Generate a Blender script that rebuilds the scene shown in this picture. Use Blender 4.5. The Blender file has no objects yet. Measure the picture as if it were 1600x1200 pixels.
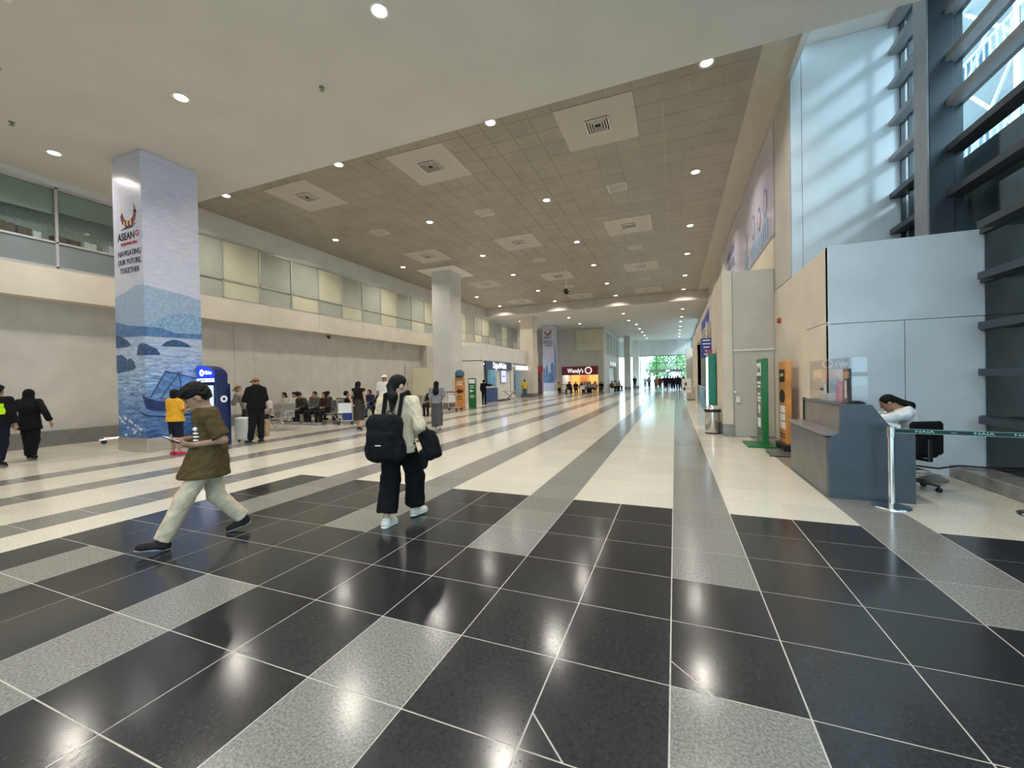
import bpy, math, random
import numpy as np
from mathutils import Vector, Matrix
random.seed(7)
sc = bpy.context.scene
col = sc.collection

# ---------------------------------------------------------------- camera
cam_d = bpy.data.cameras.new('camera'); cam = bpy.data.objects.new('camera', cam_d); col.objects.link(cam)
CR, CU, CF = Vector((.92869, .37035, -.01926)), Vector((.01437, .01596, .99977)), Vector((-.37057, .92876, -.0095))
m = Matrix(((CR.x, CU.x, -CF.x, 0), (CR.y, CU.y, -CF.y, 0), (CR.z, CU.z, -CF.z, 1.567), (0, 0, 0, 1)))
cam.matrix_world = m
cam_d.sensor_width = 36; cam_d.lens = 637.44 / 1600 * 36; cam_d.clip_start = .05; cam_d.clip_end = 400
sc.camera = cam
# ---------------------------------------------------------------- world, sun, exposure
w = bpy.data.worlds.new('sky'); sc.world = w; w.use_nodes = True
bg = w.node_tree.nodes['Background']; bg.inputs[0].default_value = (.60, .84, 1.0, 1); bg.inputs[1].default_value = 4.8
sd = bpy.data.lights.new('sun', 'SUN'); sd.energy = 3.4; sd.angle = math.radians(8); sd.color = (.72, .90, 1.0)
so = bpy.data.objects.new('sun', sd); col.objects.link(so); so.location = (20, -20, 30)
so.rotation_euler = Vector((-.80, .50, -.48)).to_track_quat('-Z', 'Y').to_euler()
sc.view_settings.view_transform = 'Standard'; sc.view_settings.look = 'None'
sc.view_settings.gamma = 1; sc.view_settings.use_curve_mapping = False
sc.view_settings.exposure = 0.0
LAMP_W = 79; LAMP_C = (1.0, .945, .86)

# ---------------------------------------------------------------- materials
MATS = {}
def mat(name, c, rough=.5, metal=0, var=.06, scale=8, bump=0, bscale=60, spec=.5, emit=None, estr=0, coat=0, detail=4):
    if name in MATS: return MATS[name]
    mm = bpy.data.materials.new(name); mm.use_nodes = True; MATS[name] = mm
    nt = mm.node_tree; b = nt.nodes['Principled BSDF']
    b.inputs['Roughness'].default_value = rough; b.inputs['Metallic'].default_value = metal
    b.inputs['Specular IOR Level'].default_value = spec; b.inputs['Coat Weight'].default_value = coat
    g = nt.nodes.new('ShaderNodeNewGeometry')
    if var:
        n = nt.nodes.new('ShaderNodeTexNoise'); n.inputs['Scale'].default_value = scale; n.inputs['Detail'].default_value = detail
        nt.links.new(g.outputs['Position'], n.inputs['Vector'])
        r = nt.nodes.new('ShaderNodeValToRGB'); nt.links.new(n.outputs['Fac'], r.inputs['Fac'])
        r.color_ramp.elements[0].position = .3; r.color_ramp.elements[1].position = .7
        r.color_ramp.elements[0].color = tuple(max(0, x * (1 - var)) for x in c) + (1,)
        r.color_ramp.elements[1].color = tuple(min(1, x * (1 + var)) for x in c) + (1,)
        nt.links.new(r.outputs['Color'], b.inputs['Base Color'])
    else: b.inputs['Base Color'].default_value = tuple(c) + (1,)
    if bump:
        n2 = nt.nodes.new('ShaderNodeTexNoise'); n2.inputs['Scale'].default_value = bscale; n2.inputs['Detail'].default_value = 3
        nt.links.new(g.outputs['Position'], n2.inputs['Vector'])
        bp = nt.nodes.new('ShaderNodeBump'); bp.inputs['Strength'].default_value = bump; bp.inputs['Distance'].default_value = .01
        nt.links.new(n2.outputs['Fac'], bp.inputs['Height']); nt.links.new(bp.outputs['Normal'], b.inputs['Normal'])
    if emit: b.inputs['Emission Color'].default_value = tuple(emit) + (1,); b.inputs['Emission Strength'].default_value = estr
    return mm
def stone(name, c1, c2, rough, scale, X0, Y0, tint=.08, patch=.0):
    mm = bpy.data.materials.new(name); mm.use_nodes = True; MATS[name] = mm
    nt = mm.node_tree; b = nt.nodes['Principled BSDF']; L = nt.links.new
    g = nt.nodes.new('ShaderNodeNewGeometry')
    n = nt.nodes.new('ShaderNodeTexNoise'); n.inputs['Scale'].default_value = scale; n.inputs['Detail'].default_value = 5; n.inputs['Roughness'].default_value = .75
    L(g.outputs['Position'], n.inputs['Vector'])
    r = nt.nodes.new('ShaderNodeValToRGB'); r.color_ramp.elements[0].position = .38; r.color_ramp.elements[1].position = .62
    r.color_ramp.elements[0].color = c1 + (1,); r.color_ramp.elements[1].color = c2 + (1,)
    L(n.outputs['Fac'], r.inputs['Fac'])
    ad = nt.nodes.new('ShaderNodeVectorMath'); ad.operation = 'SUBTRACT'; ad.inputs[1].default_value = (X0, Y0, 0); L(g.outputs['Position'], ad.inputs[0])
    dv = nt.nodes.new('ShaderNodeVectorMath'); dv.operation = 'DIVIDE'; dv.inputs[1].default_value = (.6, .6, 50); L(ad.outputs[0], dv.inputs[0])
    fl = nt.nodes.new('ShaderNodeVectorMath'); fl.operation = 'FLOOR'; L(dv.outputs[0], fl.inputs[0])
    wn = nt.nodes.new('ShaderNodeTexWhiteNoise'); L(fl.outputs[0], wn.inputs['Vector'])
    mr = nt.nodes.new('ShaderNodeMapRange'); mr.inputs['To Min'].default_value = 1 - tint; mr.inputs['To Max'].default_value = 1 + tint; L(wn.outputs['Value'], mr.inputs['Value'])
    mx = nt.nodes.new('ShaderNodeVectorMath'); mx.operation = 'SCALE'; L(r.outputs['Color'], mx.inputs[0]); L(mr.outputs[0], mx.inputs['Scale'])
    L(mx.outputs[0], b.inputs['Base Color'])
    n3 = nt.nodes.new('ShaderNodeTexNoise'); n3.inputs['Scale'].default_value = 2.2; n3.inputs['Detail'].default_value = 5; L(g.outputs['Position'], n3.inputs['Vector'])
    m3 = nt.nodes.new('ShaderNodeMapRange'); m3.inputs['To Min'].default_value = rough * .75; m3.inputs['To Max'].default_value = rough * 1.3; L(n3.outputs['Fac'], m3.inputs['Value'])
    L(m3.outputs[0], b.inputs['Roughness'])
    return mm
def glass(name, tint=(1, 1, 1), refl=.12, rough=.02, k=.17):
    mm = bpy.data.materials.new(name); mm.use_nodes = True; MATS[name] = mm
    nt = mm.node_tree; nt.nodes.clear(); o = nt.nodes.new('ShaderNodeOutputMaterial')
    t = nt.nodes.new('ShaderNodeBsdfTransparent'); t.inputs[0].default_value = tint + (1,)
    gl = nt.nodes.new('ShaderNodeBsdfGlossy'); gl.inputs['Roughness'].default_value = rough
    fr = nt.nodes.new('ShaderNodeLayerWeight'); fr.inputs['Blend'].default_value = .25
    ma = nt.nodes.new('ShaderNodeMath'); ma.operation = 'MULTIPLY_ADD'; ma.inputs[1].default_value = k; ma.inputs[2].default_value = refl * .4
    nt.links.new(fr.outputs['Facing'], ma.inputs[0])
    mx = nt.nodes.new('ShaderNodeMixShader'); nt.links.new(ma.outputs[0], mx.inputs[0]); nt.links.new(t.outputs[0], mx.inputs[1]); nt.links.new(gl.outputs[0], mx.inputs[2])
    nt.links.new(mx.outputs[0], o.inputs[0]); return mm
X0, Y0 = -.044, 5.198
stone('floor_white', (.50, .46, .37), (.80, .75, .64), .13, 55, X0, Y0, .05)
stone('floor_gray', (.13, .125, .115), (.30, .29, .265), .17, 70, X0, Y0, .10)
stone('floor_dark', (.018, .018, .020), (.034, .034, .037), .155, 40, X0, Y0, .15)
mat('grout', (.50, .47, .41), .8, var=.15, scale=20)
mat('plaster', (.62, .57, .50), .85, var=.05, scale=1.5, bump=.15, bscale=25)
mat('plaster_white', (.74, .72, .68), .85, var=.04, scale=1.5, bump=.1, bscale=25)
mat('soffit', (.60, .57, .52), .9, var=.04, scale=.8, bump=.2, bscale=18)
mat('beige_wall', (.66, .59, .48), .75, var=.06, scale=1.2, bump=.1, bscale=15)
mat('gray_wall', (.50, .47, .42), .8, var=.07, scale=1.3, bump=.1, bscale=15)
mat('daylit_bluegray_wall', (.60, .66, .70), .7, var=.09, scale=1.1, bump=.15, bscale=12)  # blue cast of daylight is put into this wall colour
mat('pale_wall', (.60, .59, .56), .75, var=.07, scale=1.1, bump=.15, bscale=12)
mat('lobby_wall', (.52, .49, .44), .8, var=.08, scale=1.8, bump=.12, bscale=20)
mat('baseboard', (.17, .16, .145), .3, var=.12, scale=6)
mat('ceil_tile', (.32, .29, .235), .45, var=.10, scale=1.2, bump=.05, bscale=80, spec=.4)
mat('ceil_seam', (.50, .46, .38), .7, var=.05)
mat('ceil_plate', (.50, .47, .40), .8, var=.04, scale=2)
mat('white_metal', (.72, .70, .64), .4, var=.03)
mat('black', (.012, .012, .013), .6, var=.1)
mat('alu', (.62, .60, .56), .35, .6, var=.04)
mat('alu_dark', (.30, .30, .29), .4, .5, var=.05)
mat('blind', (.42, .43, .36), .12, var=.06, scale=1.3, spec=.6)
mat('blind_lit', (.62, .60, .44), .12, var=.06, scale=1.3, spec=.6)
mat('spandrel', (.20, .23, .23), .1, var=.06, scale=2, spec=.6)
mat('steel', (.62, .60, .57), .22, .95, var=.05, scale=5)
mat('chrome', (.85, .85, .84), .16, 1, var=0)
mat('dark_steel', (.055, .065, .08), .4, .3, var=.1, scale=4)
mat('steel_gray', (.26, .26, .27), .4, .3, var=.08)
mat('tarp', (.008, .019, .017), .4, var=.35, scale=2.5, spec=.5)
mat('slate', (.055, .068, .085), .3, var=.12, scale=3, bump=.05, bscale=30)
mat('laminate', (.20, .185, .175), .28, var=.15, scale=4, spec=.6)
mat('laminate_dark', (.11, .11, .115), .28, var=.15, scale=4)
mat('black_plastic', (.015, .015, .017), .35, var=.1)
mat('black_fabric', (.008, .008, .010), .85, var=.25, scale=30, bump=.2, bscale=90, spec=.15)
mat('belt', (.012, .03, .03), .6, var=.1)
mat('belt_print', (.45, .75, .68), .6, var=0)
mat('white_print', (.85, .85, .85), .5, var=0)
mat('dark_print', (.03, .03, .05), .5, var=0)
mat('maroon_print', (.16, .02, .03), .5, var=0)
mat('red_print', (.45, .03, .05), .5, var=0)
mat('gold_print', (.70, .55, .25), .5, var=0)
mat('marble_ledge', (.26, .25, .23), .12, var=.2, scale=6)
mat('green_sign', (.01, .16, .035), .3, var=.04)
mat('green_print', (.05, .12, .07), .35, var=.3, scale=4)
mat('orange_sign', (.62, .26, .06), .35, var=.18, scale=3)
mat('helmet_blue', (.05, .12, .17), .15, var=.15, coat=.6)
mat('navy', (.02, .04, .16), .35, var=.08)
mat('navy_sign', (.02, .03, .10), .4, var=.06)
mat('kiosk_blue', (.003, .014, .085), .25, var=.08)
mat('kiosk_blue_lit', (.01, .05, .5), .3, var=0, emit=(.02, .06, .8), estr=.7)
mat('white_lit', (1, 1, 1), .5, var=0, emit=(1, 1, 1), estr=1.4)
mat('blue_white_lit', (.8, .85, 1), .5, var=0, emit=(.75, .82, 1), estr=1.8)
mat('sign_white', (1, 1, 1), .5, var=0, emit=(1, .97, 1), estr=.9)
mat('screen_lilac', (.4, .42, .9), .2, var=0, emit=(.45, .47, 1.0), estr=1.2)
mat('screen_pale', (.6, .7, .8), .15, var=0, emit=(.55, .68, .85), estr=.8)
mat('lime_lit', (.6, .8, .1), .4, var=0, emit=(.75, .9, .1), estr=1.4)
mat('cyan_wall', (.35, .65, .75), .3, var=.35, scale=3)
mat('maroon_sign', (.17, .012, .025), .35, var=.1)
mat('menu_wall', (.80, .45, .12), .5, var=.1, scale=2)
mat('red_wall', (.45, .04, .02), .4, var=.1)
mat('white_box', (.80, .78, .70), .4, var=.03)
mat('cream_panel', (.78, .72, .52), .6, var=.03)
mat('blue_sign', (.03, .04, .28), .4, var=.04)
mat('teal_frame', (.0, .20, .12), .3, var=.05)
mat('cardboard', (.42, .30, .17), .8, var=.1)
mat('pink_bottle', (.80, .35, .42), .25, var=.04)
mat('paper', (.82, .82, .82), .6, var=.03)
mat('lilac_print', (.52, .49, .60), .25, var=.05, scale=2)
mat('ink_blue', (.10, .14, .27), .4, var=.25, scale=12)
mat('building_white', (.75, .78, .78), .7, var=.06)
mat('building_gray', (.45, .50, .52), .6, var=.1)
mat('pavement', (.60, .60, .58), .8, var=.08)
mat('bark', (.10, .07, .05), .9, var=.2)
mat('leaf', (.10, .28, .04), .5, var=.5, scale=1.2)
mat('leaf_pale', (.18, .36, .08), .5, var=.4, scale=1.2)
mat('blue_case', (.02, .06, .32), .35, var=.06)
mat('seat_steel', (.36, .35, .33), .35, .7, var=.08)
mat('lamp_lens', (1, .95, .85), .4, var=0, emit=(1.0, .88, .66), estr=22)
mat('lens_blue', (1, 1, 1), .4, var=0, emit=(1.0, .97, .9), estr=14)
mat('tan_table', (.45, .40, .33), .4, var=.1)
mat('rock_print', (.035, .09, .21), .4, var=.5, scale=14)
mat('hill_print_far', (.32, .42, .58), .4, var=.18, scale=16)
mat('hill_print_mid', (.24, .37, .56), .4, var=.3, scale=18)
mat('shore_print', (.09, .19, .38), .4, var=.3, scale=10)
mat('sail_print', (.10, .22, .46), .4, var=.5, scale=12)
mat('hull_print', (.012, .03, .12), .4, var=.3, scale=8)
mat('foam_print', (.62, .70, .82), .4, var=.1)
mat('tower_print', (.10, .18, .35), .4, var=.4, scale=6)
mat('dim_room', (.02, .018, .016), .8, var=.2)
mat('brown_box', (.16, .12, .09), .8, var=.2)
glass('clear_glass', (.93, .97, .98), .10, .02, .11)
glass('office_glass', (.85, .9, .9), .03, .02, .04)
glass('acrylic', (.93, .93, .94), .10)
glass('blue_glass', (.62, .80, .90), .3)

def sea_material():      # printed wrap: pale sky above, engraved blue water below (flat print)
    mm = bpy.data.materials.new('printed_seascape'); mm.use_nodes = True; MATS['seascape'] = mm
    nt = mm.node_tree; b = nt.nodes['Principled BSDF']; L = nt.links.new
    b.inputs['Roughness'].default_value = .28
    g = nt.nodes.new('ShaderNodeNewGeometry'); s = nt.nodes.new('ShaderNodeSeparateXYZ'); L(g.outputs['Position'], s.inputs[0])
    mr = nt.nodes.new('ShaderNodeMapRange'); mr.inputs['From Min'].default_value = .3; mr.inputs['From Max'].default_value = 7.2; L(s.outputs['Z'], mr.inputs['Value'])
    r = nt.nodes.new('ShaderNodeValToRGB'); e = r.color_ramp.elements
    e[0].position = 0; e[0].color = (.05, .13, .32, 1); e[1].position = 1; e[1].color = (.55, .55, .68, 1)
    for ps, c in ((.10, (.08, .19, .42)), (.20, (.20, .34, .56)), (.36, (.42, .50, .66)), (.365, (.46, .53, .66)), (.5, (.56, .58, .69)), (.7, (.58, .58, .69))):
        q = e.new(ps); q.color = c + (1,)
    L(mr.outputs[0], r.inputs['Fac'])
    cb = nt.nodes.new('ShaderNodeCombineXYZ'); ad = nt.nodes.new('ShaderNodeMath'); ad.operation = 'ADD'; L(s.outputs['X'], ad.inputs[0]); L(s.outputs['Y'], ad.inputs[1])
    L(ad.outputs[0], cb.inputs[0]); ml = nt.nodes.new('ShaderNodeMath'); ml.operation = 'MULTIPLY'; ml.inputs[1].default_value = 5.5; L(s.outputs['Z'], ml.inputs[0]); L(ml.outputs[0], cb.inputs[1])
    n = nt.nodes.new('ShaderNodeTexNoise'); n.inputs['Scale'].default_value = 3.2; n.inputs['Detail'].default_value = 6; n.inputs['Roughness'].default_value = .65; n.inputs['Distortion'].default_value = 1.2; L(cb.outputs[0], n.inputs['Vector'])
    k = nt.nodes.new('ShaderNodeValToRGB'); k.color_ramp.elements[0].position = .36; k.color_ramp.elements[1].position = .66
    k.color_ramp.elements[0].color = (.18, .28, .48, 1); k.color_ramp.elements[1].color = (2.3, 2.0, 1.7, 1); L(n.outputs['Fac'], k.inputs['Fac'])
    wz = nt.nodes.new('ShaderNodeMapRange'); wz.inputs['From Min'].default_value = 1.6; wz.inputs['From Max'].default_value = 2.9; wz.inputs['To Min'].default_value = 1; wz.inputs['To Max'].default_value = .12; L(s.outputs['Z'], wz.inputs['Value'])
    mx = nt.nodes.new('ShaderNodeMixRGB'); mx.blend_type = 'MULTIPLY'; L(wz.outputs[0], mx.inputs[0]); L(r.outputs['Color'], mx.inputs[1]); L(k.outputs['Color'], mx.inputs[2])
    L(mx.outputs[0], b.inputs['Base Color'])
sea_material()

# ---------------------------------------------------------------- mesh helpers
class MB:
    def __init__(s): s.v = []; s.f = []; s.mi = []
    def _add(s, vs, fs, mi=0):
        o = len(s.v); s.v += [tuple(p) for p in vs]; s.f += [tuple(i + o for i in f) for f in fs]; s.mi += [mi] * len(fs); return s
    def box(s, x0, x1, y0, y1, z0, z1, mi=0):
        return s._add([(x0, y0, z0), (x1, y0, z0), (x1, y1, z0), (x0, y1, z0), (x0, y0, z1), (x1, y0, z1), (x1, y1, z1), (x0, y1, z1)],
                      [(0, 3, 2, 1), (4, 5, 6, 7), (0, 1, 5, 4), (1, 2, 6, 5), (2, 3, 7, 6), (3, 0, 4, 7)], mi)
    def bbox(s, x0, x1, y0, y1, z0, z1, b=.01):        # box with chamfered edges
        vs = []; xs = (x0, x1); ys = (y0, y1); zs = (z0, z1)
        import itertools
        idx = {}
        for i, j, k in itertools.product((0, 1), repeat=3):
            sx, sy, sz = (1 if i == 0 else -1), (1 if j == 0 else -1), (1 if k == 0 else -1)
            idx[i, j, k] = len(vs)
            vs += [(xs[i], ys[j] + sy * b, zs[k] + sz * b), (xs[i] + sx * b, ys[j], zs[k] + sz * b), (xs[i] + sx * b, ys[j] + sy * b, zs[k])]
        q = lambda i, j, k, a: idx[i, j, k] + a
        fs = []
        for i in (0, 1):
            f = [q(i, 0, 0, 0), q(i, 1, 0, 0), q(i, 1, 1, 0), q(i, 0, 1, 0)]; fs.append(f if i else f[::-1])
            f = [q(0, i, 0, 1), q(1, i, 0, 1), q(1, i, 1, 1), q(0, i, 1, 1)]; fs.append(f[::-1] if i else f)
            f = [q(0, 0, i, 2), q(1, 0, i, 2), q(1, 1, i, 2), q(0, 1, i, 2)]; fs.append(f if i else f[::-1])
        for j in (0, 1):
            for k in (0, 1):
                fs.append([q(0, j, k, 1), q(1, j, k, 1), q(1, j, k, 2), q(0, j, k, 2)])
                fs.append([q(j, 0, k, 0), q(j, 1, k, 0), q(j, 1, k, 2), q(j, 0, k, 2)])
                fs.append([q(j, k, 0, 0), q(j, k, 1, 0), q(j, k, 1, 1), q(j, k, 0, 1)])
                for i in (0, 1): pass
        for i, j, k in itertools.product((0, 1), repeat=3): fs.append([q(i, j, k, 0), q(i, j, k, 1), q(i, j, k, 2)])
        return s._add(vs, fs)
    def tube(s, a, b, r0, r1=None, n=10, cap=True, mi=0):
        r1 = r0 if r1 is None else r1
        a, b = Vector(a), Vector(b); d = (b - a).normalized()
        u = d.orthogonal().normalized(); v = d.cross(u)
        vs = []
        for p, r in ((a, r0), (b, r1)):
            for i in range(n):
                t = 2 * math.pi * i / n; vs.append(p + u * (r * math.cos(t)) + v * (r * math.sin(t)))
        fs = [(i, (i + 1) % n, n + (i + 1) % n, n + i) for i in range(n)]
        if cap: fs += [tuple(range(n))[::-1], tuple(range(n, 2 * n))]
        return s._add(vs, fs, mi)
    def path(s, pts, r, n=8):
        for a, b in zip(pts[:-1], pts[1:]): s.tube(a, b, r, n=n)
        return s
    def lathe(s, prof, c=(0, 0, 0), n=24, mi=0, ring=False):
        if ring: prof = list(prof) + [prof[0]]
        vs = []; k = len(prof)
        for r, z in prof:
            for i in range(n):
                t = 2 * math.pi * i / n; vs.append((c[0] + r * math.cos(t), c[1] + r * math.sin(t), c[2] + z))
        fs = [(j * n + i, j * n + (i + 1) % n, (j + 1) * n + (i + 1) % n, (j + 1) * n + i) for j in range(k - 1) for i in range(n)]
        if not ring: fs += [tuple(range(n))[::-1], tuple(range((k - 1) * n, k * n))]
        return s._add(vs, fs, mi)
    def prism(s, pts, o, r, u, nrm, d):                 # polygon (a,b) in plane o + a r + b u, extruded by d along nrm
        o, r, u, nrm = Vector(o), Vector(r), Vector(u), Vector(nrm); k = len(pts)
        vs = [o + r * a + u * b for a, b in pts] + [o + r * a + u * b + nrm * d for a, b in pts]
        fs = [tuple(range(k))[::-1], tuple(range(k, 2 * k))] + [(i, (i + 1) % k, k + (i + 1) % k, k + i) for i in range(k)]
        return s._add(vs, fs)
    def mesh(s, name):
        me = bpy.data.meshes.new(name); me.from_pydata(s.v, [], s.f); me.update(); return me
    def build(s, name, m, parent=None, smooth=False, fix=True):
        me = s.mesh(name)
        for q in (m if isinstance(m, (list, tuple)) else [m]): me.materials.append(MATS[q] if isinstance(q, str) else q)
        if any(s.mi): me.polygons.foreach_set('material_index', s.mi)
        if fix:
            import bmesh
            bm = bmesh.new(); bm.from_mesh(me); bmesh.ops.recalc_face_normals(bm, faces=bm.faces); bm.to_mesh(me); bm.free()
        if smooth: shade(me)
        return obj(name, me, parent)
def shade(me, ang=40):
    me.polygons.foreach_set('use_smooth', [True] * len(me.polygons))
    try: me.set_sharp_from_angle(angle=math.radians(ang))
    except Exception: pass
def obj(name, me, parent=None):
    o = bpy.data.objects.new(name, me); col.objects.link(o)
    if parent: o.parent = parent
    return o
def tag(o, label=None, cat=None, group=None, kind=None):
    if label: o['label'] = label
    if cat: o['category'] = cat
    if group: o['group'] = group
    if kind: o['kind'] = kind
    return o
def struct(o): o['kind'] = 'structure'; return o
def empty(name, loc=(0, 0, 0), rz=0, s=1):
    o = bpy.data.objects.new(name, None); col.objects.link(o); o.location = loc; o.rotation_euler = (0, 0, rz); o.scale = (s, s, s); o.empty_display_size = .1; return o
def thing(name, label, cat, loc=(0, 0, 0), rz=0, group=None, s=1): return tag(empty(name, loc, rz, s), label, cat, group)
def copy_tree(o, parent=None):
    c = o.copy(); col.objects.link(c); c.parent = parent
    for ch in list(o.children): copy_tree(ch, c)
    return c
def text(name, body, size, o, r, u, m, parent=None, ext=.003, sx=1, align='CENTER', bold=0, fn=None):
    cu = bpy.data.curves.new('t', 'FONT'); cu.body = body; cu.size = size; cu.align_x = align; cu.align_y = 'CENTER'; cu.extrude = ext; cu.offset = bold; cu.resolution_u = 3
    t = bpy.data.objects.new('t', cu); col.objects.link(t)
    me = bpy.data.meshes.new_from_object(t.evaluated_get(bpy.context.evaluated_depsgraph_get()))
    bpy.data.objects.remove(t); me.name = name
    r, u = Vector(r).normalized(), Vector(u).normalized(); n = r.cross(u); o = Vector(o)
    M = Matrix(((r.x * sx, u.x, n.x, o.x), (r.y * sx, u.y, n.y, o.y), (r.z * sx, u.z, n.z, o.z), (0, 0, 0, 1)))
    me.transform(M); me.materials.clear(); me.materials.append(MATS[m]); return obj(name, me, parent)
XP, YP, ZP = Vector((1, 0, 0)), Vector((0, 1, 0)), Vector((0, 0, 1))

# ================================================================ FLOOR
fl = struct(MB().box(-17.5, 4.6, -6, 68, -.15, -.0016).build('floor', 'grout'))
def tile_kind(i, j):
    y = Y0 - .6 * (j + .5)
    if 43.4 < y < 44.7 or 56 < y < 57.3: return 1
    g = i % 3 == 0 and -18 <= i <= 3
    if i >= -10 and j >= 0: return (1 if g and (j < 3 or j >= 5) else 2)
    return 1 if g else 0
FM = ['floor_white', 'floor_gray', 'floor_dark']
G = .004
tile_me = []
for k in range(3):
    b = MB().box(G, .6 - G, G, .6 - G, -.03, 0); me = b.mesh('tile'); me.materials.append(MATS[FM[k]]); tile_me.append(me)
tiles = []
for i in range(-29, 8):
    for j in range(-104, 18):
        x, y = X0 + .6 * i, Y0 - .6 * (j + 1)
        if x < -17.4 or x > 4.0: continue
        c = Vector((x + .3, y + .3, -1.567)); dz = c.dot(CF)
        sx, sy = 637 * c.dot(CR) / max(dz, .01), -637 * c.dot(CU) / max(dz, .01)
        vis = dz > .5 and abs(sx) < 860 and abs(sy) < 680
        tiles.append((-(1 / dz ** 3) if vis else 1, i, j, x, y))
tiles.sort()
rest = MB()
for n, (s_, i, j, x, y) in enumerate(tiles):
    k = tile_kind(i, j)
    if n < 300:
        if (i, j) in ((0, 4), (-1, 5)):                   # a corner has broken off and been set back with filler
            c = .20; h = .004
            a = MB().prism([(G, c), (G, .6 - G), (.6 - G, .6 - G), (.6 - G, G), (c, G)], (0, 0, -.03), XP, YP, ZP, .03).mesh('tile'); a.materials.append(MATS[FM[k]])
            b = MB().prism([(G, G), (G, c - 3 * h), (c - 3 * h, G)], (0, 0, -.03), XP, YP, ZP, .03).mesh('tile'); b.materials.append(MATS[FM[k]])
            for me in (a, b): o = obj('tile', me, fl); o.location = (x, y, 0)
        else:
            o = obj('tile', tile_me[k], fl); o.location = (x, y, 0)
    else:
        rest._add([(x + G, y + G, 0), (x + .6 - G, y + G, 0), (x + .6 - G, y + .6 - G, 0), (x + G, y + .6 - G, 0)], [(0, 1, 2, 3)], k)
tag(rest.build('tile_field', FM, fl, fix=False), kind='stuff')
# patch of lobby floor behind the ledge line is covered by the ledge itself

# ================================================================ CEILINGS
SZ, CZ = 7.25, 7.90
c = MB().box(-17.5, 4.5, -6, 8.2, SZ, SZ + .9).build('ceiling', 'soffit'); struct(c)
struct(MB().box(-16.2, 2.36, 8.2, 33.1, CZ + .012, CZ + .3).build('ceiling_coffer', 'ceil_seam'))
cof = bpy.data.objects['ceiling_coffer']
struct(MB().box(-17.5, 2.9, 33.1, 67, SZ, SZ + .95).build('ceiling_concourse', 'soffit'))
T = .61
cx0, cy0 = -1.69 - 1.5 * T - 23 * T, 10.35 - 1.5 * T - 2 * T
plates = [(-1.69, 10.35), (-6.52, 10.35), (-11.33, 10.35), (-1.69, 17.5), (-6.52, 17.5), (-11.33, 17.5), (-1.69, 24.3), (-6.52, 24.3), (-11.33, 24.3), (-1.69, 31.1), (-6.52, 31.1), (-11.33, 31.1)]
def snap(px, py): return (cx0 + T * (round((px - cx0) / T - .5) + .5), cy0 + T * (round((py - cy0) / T - .5) + .5))
plates = [snap(*q) for q in plates]
grilles = [snap(-1.71, 13.98), snap(-6.54, 13.98), snap(-11.36, 13.9), snap(-1.7, 20.9), snap(-6.5, 20.9), snap(-1.7, 27.7), snap(-6.5, 27.7)]
ct = []
for i in range(-2, 30):
    for j in range(-1, 41):
        x, y = cx0 + T * i, cy0 + T * j
        x1, y1 = min(x + T, 2.34), min(y + T, 33.08); xa, ya = max(x, -15.6), max(y, 8.22)
        if x1 - xa < .05 or y1 - ya < .05: continue
        mx, my = x + T / 2, y + T / 2
        if any(abs(mx - p) < 1.55 * T and abs(my - q) < 1.55 * T for p, q in plates): continue
        if any(abs(mx - p) < .1 and abs(my - q) < .1 for p, q in grilles): continue
        full = xa == x and ya == y and x1 == x + T and y1 == y + T
        ct.append(((Vector((mx, my, CZ - 1.567))).length, xa, x1, ya, y1, full))
ct.sort()
g = .005
cme = MB().box(g, T - g, g, T - g, 0, .012).mesh('ceiling_tile'); cme.materials.append(MATS['ceil_tile'])
rest = MB(); n = 0
for d, xa, x1, ya, y1, full in ct:
    if full and n < 300: o = obj('ceiling_tile', cme, cof); o.location = (xa, ya, CZ); n += 1
    else: rest.box(xa + g, x1 - g, ya + g, y1 - g, CZ, CZ + .012)
tag(rest.build('ceiling_tile_field', 'ceil_tile', cof, fix=False), kind='stuff')
for p, q in plates: MB().box(p - 1.5 * T, p + 1.5 * T, q - 1.5 * T, q + 1.5 * T, CZ - .012, CZ + .012).build('gypsum_plate', 'ceil_plate', cof)
MB().box(-13.55, -11.1, 19.6, 22.1, CZ - .012, CZ + .012).build('gypsum_plate', 'plaster_white', cof)
# edges of the coffer
struct(MB().box(2.28, 2.40, 8.2, 33.1, CZ - .06, CZ + .1).build('trim_1', 'alu'))
struct(MB().box(-15.6, 2.34, 33.02, 33.09, SZ - .005, CZ + .005).build('trim_2', 'gray_wall'))
struct(MB().box(2.36, 4.5, 8.2, 10.5, 8.45, 8.6).build('ceiling_bay', 'plaster_white'))

def place(x, y): return ('beside the entrance windows' if x > -1 else 'over the middle of the hall' if x > -6 else 'over the waiting side' if x > -11 else 'close to the balcony')
def diffuser(p, q, z, label):
    t = thing('air_diffuser', label, 'air vent', (p, q, z), group='square ceiling air diffusers')
    f = MB()
    for k in range(4):
        a = .29 - k * .062; b_ = a - .028; zz = -.02 + .004 * k
        for (x0, x1, y0, y1) in ((-a, a, -a, -b_), (-a, a, b_, a), (-a, -b_, -b_, b_), (b_, a, -b_, b_)):
            f.box(x0, x1, y0, y1, zz - .012, zz)
        if k == 0: f.build('frame', 'white_metal', t); f = MB()
    f.build('louver', 'alu', t)
    MB().box(-.28, .28, -.28, .28, -.004, .0).build('duct', 'black', t)
ordw = ['first', 'second', 'third', 'fourth']
for n, (p, q) in enumerate(plates):
    diffuser(p, q, CZ - .012, 'square louvred ceiling vent, %s row from the soffit, %s' % (ordw[n // 3], place(p, q)))
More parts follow.
